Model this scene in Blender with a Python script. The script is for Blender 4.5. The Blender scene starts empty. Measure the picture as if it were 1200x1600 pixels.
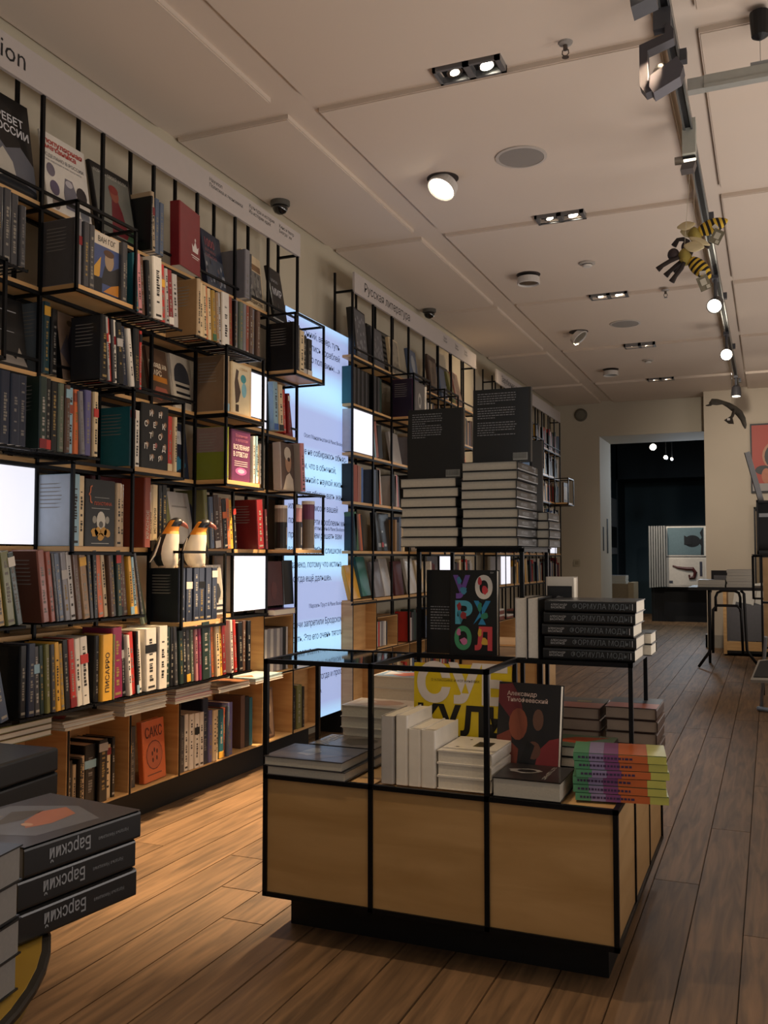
import bpy, math, random
from mathutils import Matrix, Vector, Euler
R = math.radians
rnd = random.Random(7)
sc = bpy.context.scene
col = bpy.data.collections.new('bookshop'); sc.collection.children.link(col)

# ---------------------------------------------------------------- camera
EYE = 1.10
cam = bpy.data.objects.new('camera', bpy.data.cameras.new('camera')); col.objects.link(cam)
cam.location = (0, 0, EYE)
cam.rotation_euler = Euler((R(90) + math.atan(70/1440), 0, math.atan(604*math.cos(math.atan(70/1440))/1440)), 'XYZ')
cam.data.sensor_fit = 'VERTICAL'; cam.data.sensor_height = 36; cam.data.lens = 32.4
cam.data.clip_start = .05; cam.data.clip_end = 60
sc.camera = cam
sc.view_settings.view_transform = 'Standard'; sc.view_settings.look = 'None'
sc.view_settings.gamma = 1; sc.view_settings.use_curve_mapping = False
sc.view_settings.exposure = 0.0
sc.cycles.max_bounces = 8; sc.cycles.diffuse_bounces = 5
sc.cycles.sample_clamp_indirect = 4.0
w = bpy.data.worlds.new('world'); sc.world = w; w.use_nodes = True
w.node_tree.nodes['Background'].inputs[0].default_value = (.5, .55, .6, 1)
w.node_tree.nodes['Background'].inputs[1].default_value = 0.05

# ---------------------------------------------------------------- lights (lamps of the shop, plus added fills)
WARM, NEUT, COOL = (1, .74, .48), (1, .88, .74), (.8, .9, 1)
def spot(loc, aim, power, ang, color=NEUT, blend=.5, size=.05):
    l = bpy.data.lights.new('lamp_or_fill_light', 'SPOT'); l.energy = power; l.color = color
    l.spot_size = R(ang); l.spot_blend = blend; l.shadow_soft_size = size
    o = bpy.data.objects.new('lamp_or_fill_light', l); col.objects.link(o)
    o.location = loc; d = Vector(aim) - Vector(loc)
    o.rotation_euler = d.to_track_quat('-Z', 'Y').to_euler()
    return o
def area(loc, rot, sx, sy, power, color):
    l = bpy.data.lights.new('lamp_or_fill_light', 'AREA'); l.shape = 'RECTANGLE'; l.size = sx; l.size_y = sy
    l.energy = power; l.color = color
    o = bpy.data.objects.new('lamp_or_fill_light', l); col.objects.link(o); o.location = loc; o.rotation_euler = rot
    return o
# double downlights (five in view and the row continuing behind)
for i, y in enumerate((-.05, 1.78, 3.61, 5.42, 7.23, 9.08, 10.95)):
    near = abs(y-1.78) < .1
    spot((-1.2, y, 3.08), (-1.25, y+(-.3 if near else .15), 0), 70 if near else 11, 75 if near else 105, WARM if near else NEUT, .9)
    spot((-1.05, y, 3.08), (-.9, y+(-.2 if near else .1), 0), 34 if near else 11, 75 if near else 105, WARM if near else NEUT, .9)
# gimbal spots
spot((-1.58, 4.60, 2.98), (-2.1, 3.3, .0), 1250, 42, (1, .70, .40), .7)
spot((-1.55, 6.46, 3.0), (-2.3, 6.2, 1.0), 34, 80, WARM, .9)
spot((-1.53, 8.31, 3.0), (-2.6, 8.1, 2.4), 34, 90, WARM, .9)
spot((-1.55, 10.12, 3.0), (-2.3, 10.4, 1.2), 20, 90, WARM, .9)
spot((-1.58, 2.75, 2.98), (-2.45, 3.2, 1.0), 26, 70, WARM, .8)
# track heads, then the far room lights with an added fill
spot((-.33, 3.3, 2.85), (-2.3, 3.5, 0.45), 200, 34, WARM, .7)
spot((-.33, 7.2, 2.8), (-1.0, 4.2, 0.2), 26, 60, NEUT, .7)
spot((-.33, 9.0, 2.8), (.3, 11.9, 1.5), 150, 90, NEUT, .9)
spot((-.3, 1.0, 2.9), (-.8, 2.4, .5), 9, 70, WARM, .8)
spot((-1.9, 15.0, 2.9), (-1.3, 16.6, 1.0), 130, 70, NEUT, .8)
spot((-1.2, 13.9, 2.9), (-1.6, 15.4, 0), 60, 140, COOL, .9)
area((-1.0, 15.2, 2.4), (R(-70), 0, 0), 1.0, .6, 26, COOL)  # unseen area fill added to brighten the far room, not a fitting
# unseen area fills low on the right, added to brighten the ceiling
for y, p in ((.7, 20), (3.0, 34), (5.6, 32), (8.6, 24)): area((1.25, y, .8), (R(180), R(-30), 0), .9, 1.8, p, (1, .90, .84))
# unseen cool area fill added behind the camera; no window is built there
area((-.4, -1.2, 1.9), (R(90), 0, 0), 2.6, 1.8, 7, COOL)

# ---------------------------------------------------------------- helpers
def lin(h):
    h = h.lstrip('#'); c = [int(h[i:i+2], 16)/255 for i in (0, 2, 4)]
    return tuple((x/12.92 if x <= .04045 else ((x+.055)/1.055)**2.4) for x in c) + (1,)
MATS = {}
def mat(hexc, rough=.6, metal=0, emit=0, var=.12, scale=30, bump=0, spec=.4, coat=0):
    key = (hexc, rough, metal, emit, var, scale, bump, spec, coat)
    if key in MATS: return MATS[key]
    m = bpy.data.materials.new('paint_' + hexc.strip('#')); m.use_nodes = True
    nt = m.node_tree; b = nt.nodes['Principled BSDF']; c = lin(hexc)
    b.inputs['Roughness'].default_value = rough; b.inputs['Metallic'].default_value = metal
    b.inputs['Specular IOR Level'].default_value = spec
    b.inputs['Coat Weight'].default_value = coat; b.inputs['Coat Roughness'].default_value = .12
    tc = nt.nodes.new('ShaderNodeTexCoord'); n = nt.nodes.new('ShaderNodeTexNoise')
    n.inputs['Scale'].default_value = scale; n.inputs['Detail'].default_value = 4
    nt.links.new(tc.outputs['Object'], n.inputs['Vector'])
    mx = nt.nodes.new('ShaderNodeMix'); mx.data_type = 'RGBA'
    mx.inputs['A'].default_value = tuple(x*(1-var) for x in c[:3]) + (1,)
    mx.inputs['B'].default_value = tuple(min(1, x*(1+var)) for x in c[:3]) + (1,)
    nt.links.new(n.outputs['Fac'], mx.inputs['Factor'])
    nt.links.new(mx.outputs['Result'], b.inputs['Base Color'])
    if emit:
        b.inputs['Emission Color'].default_value = c; b.inputs['Emission Strength'].default_value = emit
        b.inputs['Base Color'].default_value = c
    if bump:
        bp = nt.nodes.new('ShaderNodeBump'); bp.inputs['Strength'].default_value = bump; bp.inputs['Distance'].default_value = .002
        nt.links.new(n.outputs['Fac'], bp.inputs['Height']); nt.links.new(bp.outputs['Normal'], b.inputs['Normal'])
    MATS[key] = m; return m
def wood(name, c1, c2, scale, stretch, rough=.5, rand=.25, knots=True):
    m = bpy.data.materials.new(name); m.use_nodes = True; nt = m.node_tree; b = nt.nodes['Principled BSDF']
    tc = nt.nodes.new('ShaderNodeTexCoord'); oi = nt.nodes.new('ShaderNodeObjectInfo')
    add = nt.nodes.new('ShaderNodeVectorMath'); add.operation = 'ADD'
    mul = nt.nodes.new('ShaderNodeVectorMath'); mul.operation = 'SCALE'; mul.inputs['Scale'].default_value = 17
    cmb = nt.nodes.new('ShaderNodeCombineXYZ')
    nt.links.new(oi.outputs['Random'], cmb.inputs[0]); nt.links.new(oi.outputs['Random'], cmb.inputs[1]); nt.links.new(oi.outputs['Random'], cmb.inputs[2])
    nt.links.new(cmb.outputs[0], mul.inputs[0]); nt.links.new(tc.outputs['Object'], add.inputs[0]); nt.links.new(mul.outputs[0], add.inputs[1])
    mp = nt.nodes.new('ShaderNodeMapping'); mp.inputs['Scale'].default_value = stretch
    nt.links.new(add.outputs[0], mp.inputs['Vector'])
    n = nt.nodes.new('ShaderNodeTexNoise'); n.inputs['Scale'].default_value = scale; n.inputs['Detail'].default_value = 9; n.inputs['Distortion'].default_value = .8
    nt.links.new(mp.outputs[0], n.inputs['Vector'])
    cr = nt.nodes.new('ShaderNodeValToRGB'); cr.color_ramp.elements[0].position = .3; cr.color_ramp.elements[1].position = .7
    cr.color_ramp.elements[0].color = lin(c1); cr.color_ramp.elements[1].color = lin(c2)
    nt.links.new(n.outputs['Fac'], cr.inputs[0])
    n2 = nt.nodes.new('ShaderNodeTexNoise'); n2.inputs['Scale'].default_value = 2.2; nt.links.new(add.outputs[0], n2.inputs['Vector'])
    hs = nt.nodes.new('ShaderNodeHueSaturation')
    mr = nt.nodes.new('ShaderNodeMapRange'); mr.inputs['To Min'].default_value = 1-rand; mr.inputs['To Max'].default_value = 1+rand
    sm = nt.nodes.new('ShaderNodeMath'); sm.operation = 'ADD'; nt.links.new(oi.outputs['Random'], sm.inputs[0]); nt.links.new(n2.outputs['Fac'], sm.inputs[1])
    hf = nt.nodes.new('ShaderNodeMath'); hf.operation = 'MULTIPLY'; hf.inputs[1].default_value = .5; nt.links.new(sm.outputs[0], hf.inputs[0])
    nt.links.new(hf.outputs[0], mr.inputs['Value']); nt.links.new(mr.outputs[0], hs.inputs['Value'])
    nt.links.new(cr.outputs[0], hs.inputs['Color']); nt.links.new(hs.outputs[0], b.inputs['Base Color'])
    b.inputs['Roughness'].default_value = rough
    bp = nt.nodes.new('ShaderNodeBump'); bp.inputs['Strength'].default_value = .15; bp.inputs['Distance'].default_value = .002
    nt.links.new(n.outputs['Fac'], bp.inputs['Height']); nt.links.new(bp.outputs['Normal'], b.inputs['Normal'])
    return m
def glassmat(name, tint, rough=.03, alpha=.25):
    m = bpy.data.materials.new(name); m.use_nodes = True; nt = m.node_tree
    nt.nodes.remove(nt.nodes['Principled BSDF']); out = nt.nodes['Material Output']
    t = nt.nodes.new('ShaderNodeBsdfTransparent'); t.inputs[0].default_value = tint
    g = nt.nodes.new('ShaderNodeBsdfGlossy'); g.inputs['Roughness'].default_value = rough
    f = nt.nodes.new('ShaderNodeFresnel'); f.inputs['IOR'].default_value = 1.5
    mx = nt.nodes.new('ShaderNodeMixShader'); nt.links.new(f.outputs[0], mx.inputs[0]); nt.links.new(t.outputs[0], mx.inputs[1]); nt.links.new(g.outputs[0], mx.inputs[2])
    nt.links.new(mx.outputs[0], out.inputs['Surface']); return m

class MB:
    def __init__(s): s.v = []; s.f = []; s.m = []
    def add(s, vs, fs, mi=0):
        k = len(s.v); s.v += [tuple(v) for v in vs]
        for f in fs: s.f.append([i+k for i in f]); s.m.append(mi)
    def box(s, x0, x1, y0, y1, z0, z1, mi=0, mtx=None):
        vs = [(x, y, z) for z in (z0, z1) for x, y in ((x0, y0), (x1, y0), (x1, y1), (x0, y1))]
        if mtx: vs = [mtx @ Vector(v) for v in vs]
        s.add(vs, [(3, 2, 1, 0), (4, 5, 6, 7), (0, 1, 5, 4), (1, 2, 6, 5), (2, 3, 7, 6), (3, 0, 4, 7)], mi)
    def cbox(s, c, d, mi=0, mtx=None):
        s.box(c[0]-d[0]/2, c[0]+d[0]/2, c[1]-d[1]/2, c[1]+d[1]/2, c[2]-d[2]/2, c[2]+d[2]/2, mi, mtx)
    def prism(s, pts, z0, z1, mi=0, mtx=None, plane='xy'):
        def P(a, b, c):
            v = (a, b, c) if plane == 'xy' else ((a, c, b) if plane == 'xz' else (c, a, b))
            return mtx @ Vector(v) if mtx else v
        n = len(pts); vs = [P(a, b, z0) for a, b in pts] + [P(a, b, z1) for a, b in pts]
        fs = [tuple(range(n))[::-1], tuple(range(n, 2*n))] + [(i, (i+1) % n, n+(i+1) % n, n+i) for i in range(n)]
        s.add(vs, fs, mi)
    def quad(s, a, b, c, d, mi=0): s.add([a, b, c, d], [(0, 1, 2, 3)], mi)
    def tube(s, path, rad, n=8, mi=0, cap=True):
        path = [Vector(p) for p in path]; rs = rad if isinstance(rad, (list, tuple)) else [rad]*len(path)
        vs = []; up = None
        for i, p in enumerate(path):
            t = (path[min(i+1, len(path)-1)] - path[max(i-1, 0)]).normalized()
            if up is None: up = Vector((0, 0, 1)) if abs(t.z) < .9 else Vector((1, 0, 0))
            a = t.cross(up).normalized(); b = a.cross(t).normalized(); up = b
            for k in range(n):
                th = 2*math.pi*k/n; vs.append(p + (a*math.cos(th) + b*math.sin(th))*rs[i])
        fs = []
        for i in range(len(path)-1):
            for k in range(n): fs.append((i*n+k, i*n+(k+1) % n, (i+1)*n+(k+1) % n, (i+1)*n+k))
        if cap: fs += [tuple(range(n))[::-1], tuple(range((len(path)-1)*n, len(path)*n))]
        s.add(vs, fs, mi)
    def lathe(s, prof, n=20, mi=0, mtx=None):
        vs = []; fs = []
        for r, z in prof:
            for k in range(n):
                th = 2*math.pi*k/n; v = Vector((r*math.cos(th), r*math.sin(th), z)); vs.append(mtx @ v if mtx else v)
        for i in range(len(prof)-1):
            for k in range(n): fs.append((i*n+k, i*n+(k+1) % n, (i+1)*n+(k+1) % n, (i+1)*n+k))
        fs += [tuple(range(n))[::-1], tuple(range((len(prof)-1)*n, len(prof)*n))]
        s.add(vs, fs, mi)
    def loft(s, rings, n=20, mfun=None, cap=True):
        """rings: (centre, rx, ry, tilt matrix or None); one closed skin"""
        vs = []; k0 = len(s.v)
        for c, rx, ry, M in rings:
            for k in range(n):
                th = 2*math.pi*k/n; v = Vector((rx*math.cos(th), ry*math.sin(th), 0))
                if M: v = M @ v
                vs.append(Vector(c) + v)
        s.v += [tuple(v) for v in vs]
        for i in range(len(rings)-1):
            for k in range(n):
                s.f.append([k0+i*n+k, k0+i*n+(k+1) % n, k0+(i+1)*n+(k+1) % n, k0+(i+1)*n+k])
                s.m.append(mfun(i/(len(rings)-1), (k+.5)/n) if mfun else 0)
        if cap:
            s.f.append([k0+i for i in range(n)][::-1]); s.m.append(mfun(0, .5) if mfun else 0)
            s.f.append([k0+(len(rings)-1)*n+i for i in range(n)]); s.m.append(mfun(1, .5) if mfun else 0)
    def mesh(s, name, mats, smooth=False):
        me = bpy.data.meshes.new(name); me.from_pydata(s.v, [], s.f)
        for m in mats: me.materials.append(m)
        me.polygons.foreach_set('material_index', s.m)
        if smooth: me.polygons.foreach_set('use_smooth', [True]*len(s.f))
        me.update(); return me
def put(name, me, parent=None, loc=(0, 0, 0), rot=None, mtx=None):
    o = bpy.data.objects.new(name, me); col.objects.link(o)
    if mtx is not None: o.matrix_basis = mtx
    else:
        o.location = loc
        if rot: o.rotation_euler = rot
    if parent: o.parent = parent
    return o
def ob(name, mb, mats, parent=None, loc=(0, 0, 0), rot=None, smooth=False, label=None, mtx=None):
    if not isinstance(mats, (list, tuple)): mats = [mats]
    o = put(name, mb.mesh(name, mats, smooth), parent, loc, rot, mtx)
    if label: o['label'] = label
    return o
def thing(name, label, cat, loc=(0, 0, 0), rot=(0, 0, 0), group=None, mtx=None):
    o = bpy.data.objects.new(name, None); o.empty_display_size = .05; col.objects.link(o)
    if mtx is not None: o.matrix_basis = mtx
    else: o.location = loc; o.rotation_euler = rot
    o['label'] = label; o['category'] = cat
    if group: o['group'] = group
    return o
def tag(o, label, cat, group=None, kind=None):
    o['label'] = label; o['category'] = cat
    if group: o['group'] = group
    if kind: o['kind'] = kind
    return o
def struct(name, mb, m, parent=None, label=None):
    o = ob(name, mb, m, parent)
    if not parent: o['kind'] = 'structure'
    if label: o['label'] = label
    return o
def dup(src, loc, rot=None, label=None):
    r = src.copy(); col.objects.link(r); r.location = loc
    if rot is not None: r.rotation_euler = rot
    if label: r['label'] = label
    for ch in list(src.children):
        c = ch.copy(); col.objects.link(c); c.parent = r
        for g in list(ch.children):
            d = g.copy(); col.objects.link(d); d.parent = c
    return r
TXT = {}
def text_mesh(s, size, bold=0, align='LEFT', sp=1.0, width=None, lead=1.0):
    key = (s, size, bold, align, sp, width, lead)
    if key in TXT: return TXT[key]
    c = bpy.data.curves.new('lettering', 'FONT'); c.body = s; c.size = size; c.align_x = align; c.offset = bold*size
    c.resolution_u = 2; c.space_character = sp; c.space_line = lead
    o = bpy.data.objects.new('lettering', c); sc.collection.objects.link(o)
    dg = bpy.context.evaluated_depsgraph_get(); me = bpy.data.meshes.new_from_object(o.evaluated_get(dg))
    sc.collection.objects.unlink(o); bpy.data.objects.remove(o)
    if width and len(me.vertices):
        xs = [v.co.x for v in me.vertices]; k = width/(max(xs)-min(xs))
        for v in me.vertices: v.co.x *= k
    TXT[key] = me; return me
FRONT = Matrix(((-1, 0, 0), (0, 0, 1), (0, 1, 0))).to_4x4()     # reads on a +y face
BACK = Matrix(((1, 0, 0), (0, 0, -1), (0, 1, 0))).to_4x4()      # reads on a -y face
SPINE_UP = Matrix(((0, 0, 1), (0, -1, 0), (1, 0, 0))).to_4x4()  # reads upwards on a +x face
SPINE_DN = Matrix(((0, 0, 1), (0, 1, 0), (-1, 0, 0))).to_4x4()
SPINE_H = Matrix(((0, 0, 1), (1, 0, 0), (0, 1, 0))).to_4x4()
def text(s, size, m, parent, at, basis=FRONT, name='lettering', **kw):
    me = text_mesh(s, size, **kw).copy(); me.materials.clear(); me.materials.append(m)
    return put(name, me, parent, mtx=Matrix.Translation(at) @ basis)

# common materials
M_STEEL = mat('#101114', .45, .6, var=.05)
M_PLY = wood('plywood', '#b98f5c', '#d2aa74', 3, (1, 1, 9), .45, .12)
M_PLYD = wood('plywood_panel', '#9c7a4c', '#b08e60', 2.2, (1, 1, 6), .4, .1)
M_FLOOR = wood('floor_board', '#54402c', '#86684a', 5, (7, .55, 1), .55, .35)
M_CEIL = mat('#cdbfb0', .8, var=.02, scale=2)
M_WALL = mat('#b9b09b', .8, var=.04, scale=3, bump=.05)
M_WALLB = mat('#b5ad9c', .8, var=.04, scale=3, bump=.05)
M_TEAL = mat('#223842', .7, var=.08, scale=3)
M_PAGE = mat('#cfc8b8', .8, var=.1, scale=160, bump=.2)
M_PAGEG = mat('#a9a59a', .8, var=.1, scale=160, bump=.2)
M_WHITE = mat('#d8d4cc', .6)
M_BLACK = mat('#0d0e11', .5)
M_KICK = mat('#0b0b0c', .6)
M_GLASS = glassmat('shelf_glass', (.72, .76, .78, 1))
M_LAMPON = mat('#fff1d8', .5, emit=14)
M_CHROME = mat('#b9bcc0', .18, 1, var=.02)
M_GREY = mat('#4a4b50', .5, .1)

# ---------------------------------------------------------------- room
WX = -2.66; CZ = 3.13; YB = 12.3
b = MB(); b.box(-2.8, 2.0, -1.6, 19.2, -.06, -.012)
floor = struct('floor', b, mat('#241d16', .8))
planks = {}
for i in range(-19, 14):
    x = -.2415 + .1473*i
    y = -1.0 - rnd.random()*1.8
    while y < 13.2:
        L = rnd.choice((1.9, 2.3, 2.7))
        if L not in planks:
            p = MB(); t = .0025
            p.prism([(-.0725, -L/2+.001), (.0725, -L/2+.001), (.0725, L/2-.001), (-.0725, L/2-.001)], -.012, -t)
            p.prism([(-.0712, -L/2+.002), (.0712, -L/2+.002), (.0712, L/2-.002), (-.0712, L/2-.002)], -t, 0)
            planks[L] = p.mesh('plank', [M_FLOOR])
        if y+L > -.2: put('plank', planks[L], floor, (x+.0736, y+L/2, -.0002-rnd.random()*.0008))
        y += L
b = MB()
for i in range(-19, 14): b.box(-.2415+.1473*i+.001, -.2415+.1473*i+.146, 13.2+rnd.random()*.4, 19, -.012, -.001)
o = ob('distant_planks', b, M_FLOOR, floor); o['kind'] = 'stuff'
# ceiling with proud square panels
b = MB(); b.box(-2.8, 2.0, -1.6, 12.4, CZ+.025, CZ+.12)
ceil = struct('ceiling', b, M_CEIL)
ys = [-1.5, -.13, 1.70, 3.53, 5.33, 7.15, 8.95, 10.78, 12.3]
starts = [-1.5, .04, 1.87, 3.69, 5.47, 7.25, 9.07, 10.92]
ends = [-.13, 1.70, 3.53, 5.33, 7.13, 8.92, 10.77, 12.28]
for x0, x1 in ((-2.64, -2.03), (-1.87, -.37), (-.22, 1.3)):
    for y0, y1 in zip(starts, ends):
        b = MB(); b.prism([(x0, y0), (x1, y0), (x1, y1), (x0, y1)], CZ+.004, CZ+.026)
        b.prism([(x0+.006, y0+.006), (x1-.006, y0+.006), (x1-.006, y1-.006), (x0+.006, y1-.006)], CZ, CZ+.004)
        ob('ceiling_panel', b, M_CEIL, ceil)
b = MB(); b.box(WX-.1, WX, -1.6, YB+.9, 0, CZ+.03); struct('wall_left', b, M_WALL)
b = MB(); b.box(1.9, 2.0, -1.6, 12, 0, CZ+.03); struct('wall_right', b, M_WALL)
b = MB(); b.box(-2.8, 2.0, -1.7, -1.6, 0, CZ+.03); struct('wall_front', b, M_WALL)
b = MB(); b.box(WX, -2.06, YB, YB+.9, 0, CZ+.03); b.box(-2.06, 1.9, YB, YB+.9, 2.69, CZ+.03)
b.box(-.6, 1.9, YB, YB+.9, 0, 2.69); struct('wall_back', b, M_WALLB)
b = MB(); b.box(-.725, 1.9, 11.9, YB, 0, CZ+.03); o = struct('wall_pier', b, mat('#b7ab99', .8, var=.04, scale=3))
b = MB(); b.box(-.745, 1.9, 11.875, 11.9, 0, .155); b.box(-.745, -.725, 11.875, YB, 0, .155); struct('baseboard_back', b, mat('#8f8a80', .6))
# dark teal room beyond
b = MB(); b.box(-2.9, 1.2, 18.5, 18.6, 0, 3.6); b.box(-3.1, -2.3, 13.2, 13.3, 0, 3.6)
b.box(-3.2, -3.1, 13.2, 18.6, 0, 3.6); b.box(1.2, 1.3, 13.2, 18.6, 0, 3.6)
struct('wall_far_room', b, M_TEAL)
b = MB(); b.box(-2.75, 1.2, 17.6, 18.5, 2.55, 3.4); b.box(-3.1, -2.62, 17.6, 18.5, 0, 3.4); struct('trim_1', b, mat('#14222b', .6))
b = MB(); b.box(-3.2, 1.3, 13.2, 18.6, 3.4, 3.5); struct('ceiling_far_room', b, mat('#0d1216', .7))
# dark pocket-door strip recesses in the jamb
b = MB(); b.box(-2.062, -2.055, 12.48, 12.56, 1.18, 1.5); b.box(-2.062, -2.055, 12.8, 12.9, 1.15, 1.62)
tag(ob('door_latch', b, M_BLACK), 'dark flush latch plates let into the door jamb', 'latch')

# ---------------------------------------------------------------- colour words
CN = {'black': '#0e0f11', 'dark grey': '#3d3d40', 'grey': '#77757a', 'light grey': '#aaa6a2', 'white': '#d5cfc4', 'cream': '#cfba94',
      'beige': '#b09a7c', 'tan': '#94744f', 'brown': '#5c4234', 'dark brown': '#3a2820', 'maroon': '#4d1f24', 'dark red': '#7c2024',
      'red': '#b3332c', 'brick red': '#8b4330', 'orange': '#c8683a', 'yellow': '#d3a03a', 'mustard': '#a28238', 'olive': '#6a6a3c',
      'lime green': '#8a9428', 'green': '#3f6648', 'dark green': '#24352f', 'teal': '#245c68', 'dark teal': '#1e3a42', 'light blue': '#86a8b8',
      'blue': '#3c5d96', 'navy blue': '#1c2438', 'slate blue': '#4c5a70', 'violet': '#5d5a86', 'purple': '#5d2c50', 'magenta': '#7d2348', 'pink': '#b87c80',
      'grey green': '#5a6455', 'rose': '#8e5a50'}
ab = {'K': 'black', 'D': 'dark grey', 'G': 'grey', 'LG': 'light grey', 'W': 'white', 'C': 'cream', 'B': 'beige', 'T': 'tan', 'BR': 'brown', 'DB': 'dark brown',
      'M': 'maroon', 'DR': 'dark red', 'R': 'red', 'BK': 'brick red', 'O': 'orange', 'Y': 'yellow', 'MU': 'mustard', 'OL': 'olive', 'LI': 'lime green', 'GN': 'green',
      'DG': 'dark green', 'TE': 'teal', 'DT': 'dark teal', 'LB': 'light blue', 'BL': 'blue', 'N': 'navy blue', 'SB': 'slate blue', 'V': 'violet', 'P': 'purple',
      'MG': 'magenta', 'PK': 'pink', 'GG': 'grey green', 'RO': 'rose'}
LIGHTC = {'white', 'cream', 'beige', 'light grey', 'light blue', 'yellow', 'pink'}
ORD = ['first', 'second', 'third', 'fourth', 'fifth', 'sixth', 'seventh', 'eighth', 'ninth', 'tenth', 'eleventh', 'twelfth', 'thirteenth', 'fourteenth', 'fifteenth']
COV = {}
def book_mats(cn, back=None):
    return [mat(CN[cn] if cn in CN else cn, .38, coat=.25, var=.1)]

def book(label, cn, w, h, d, mtx, back=None, title=None, bars=True, cat='book', name='book', group=None, page=None, tcol=None, dn=False, bandc=None):
    """local: spine on +x, front cover +y, height +z; origin at foot of the spine centre"""
    e = thing(name, label, cat, mtx=mtx, group=group)
    k = (cn, round(w, 4), round(h, 4), round(d, 4))
    if k not in COV:
        c = MB(); t = .0022; r = min(w*.3, .006)
        outer = [(-d, -w/2), (-r, -w/2), (-.15*r, -w/2+.45*r), (0, -w/2+r), (0, w/2-r), (-.15*r, w/2-.45*r), (-r, w/2), (-d, w/2)]
        inner = [(-d, w/2-t), (-t-.001, w/2-t), (-t-.001, -w/2+t), (-d, -w/2+t)]
        pts = outer + inner
        n = len(pts); c.v = [(x, y, 0) for x, y in pts] + [(x, y, h) for x, y in pts]
        for i in range(n): c.f.append([i, (i+1) % n, n+(i+1) % n, n+i]); c.m.append(0)
        for cap in ((0, 1, 10, 11), (1, 2, 3, 10), (3, 4, 9, 10), (4, 5, 6, 9), (6, 7, 8, 9)):
            c.f.append(list(cap)[::-1]); c.m.append(0); c.f.append([n+i for i in cap]); c.m.append(0)
        p = MB(); p.box(-d+.003, -t-.001, -w/2+t, w/2-t, .0025, h-.003)
        COV[k] = (c.mesh('cover', book_mats(cn)), p.mesh('page_block', [page or M_PAGE]))
    put('cover', COV[k][0], e); put('page_block', COV[k][1], e)
    if back:
        q = MB(); q.quad((-d+.002, -w/2-.0006, .002), (-.006, -w/2-.0006, .002), (-.006, -w/2-.0006, h-.002), (-d+.002, -w/2-.0006, h-.002))
        for j in range(7):
            zz = h*(.86-.055*j); q.quad((-d*.85, -w/2-.0011, zz), (-d*(.25+.2*rnd.random()), -w/2-.0011, zz), (-d*.25, -w/2-.0011, zz+.0035), (-d*.85, -w/2-.0011, zz+.0035), 1)
        ob('back_print', q, [mat(CN.get(back, back), .35, coat=.3), mat('#7f7c78' if back not in LIGHTC else '#4b4a50', .5)], e)
    tm = tcol or ('#2b2723' if cn in LIGHTC else rnd.choice(['#7d786e', '#8a8478', '#8a7444', '#6f6c68', '#98938a']))
    if title:
        size = min(w*.62, .03)
        text(title, size, mat(tm, .5), e, (.0007, (-1 if not dn else 1)*-size*.33, h*.12 if not dn else h*.9), SPINE_UP if not dn else Matrix(((0, 0, 1), (0, 1, 0), (-1, 0, 0))).to_4x4(), bold=.01)
    elif bars and w > .009:
        q = MB(); z = h*(.12+.1*rnd.random()); top = h*(.7+.2*rnd.random()); ww = w*.17
        while z < top:
            l = .003+rnd.random()*.008
            if rnd.random() < .7: q.box(0, .0006, -ww, ww*rnd.choice((1, .4, .7)), z, min(z+l, top))
            z += l+.003
        if rnd.random() < .45: q.box(0, .0006, -w*.3, w*.3, h*.04, h*.075)
        ob('spine_print', q, mat(tm, .5), e)['kind'] = 'stuff'
        if bandc or rnd.random() < .18:
            q = MB(); z0 = h*rnd.choice((.0, .6, .8)); q.box(-.002, .0009, -w/2, w/2, z0+.002, z0+h*.14)
            ob('spine_band', q, mat(CN.get(bandc, bandc) if bandc else CN[rnd.choice(['red', 'white', 'yellow', 'black', 'light blue', 'dark red'])], .45), e)
    return e

PITCH = .3275; ZR = [.147, .488, .826, 1.138, 1.450, 1.762, 2.074, 2.386]
FX = -2.42; FXC = -2.255
def T(x, y, z): return Matrix.Translation((x, y, z))
def RX(a): return Matrix.Rotation(R(a), 4, 'X')
def RY(a): return Matrix.Rotation(R(a), 4, 'Y')
def RZ(a): return Matrix.Rotation(R(a), 4, 'Z')
SHELFN = ['lowest shelf', 'seventh shelf', 'sixth shelf', 'fifth shelf', 'fourth shelf', 'third shelf', 'second shelf', 'top shelf']
BAYN = ['first', 'second', 'third', 'fourth', 'fifth', 'sixth', 'seventh', 'eighth', 'ninth']
count = [0]
FRZ = {6: 2.055, 5: 1.755, 4: 1.464, 2: .877, 1: .572}
USED = set()
def uniq(lab):
    l = lab; k = 0
    extra = ['nearer one', 'farther one', 'lower one', 'upper one']
    while l in USED:
        l = lab + ', ' + extra[min(k, 3)]; k += 1
        if k > 4: break
    USED.add(l); return l
trays = []
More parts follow.
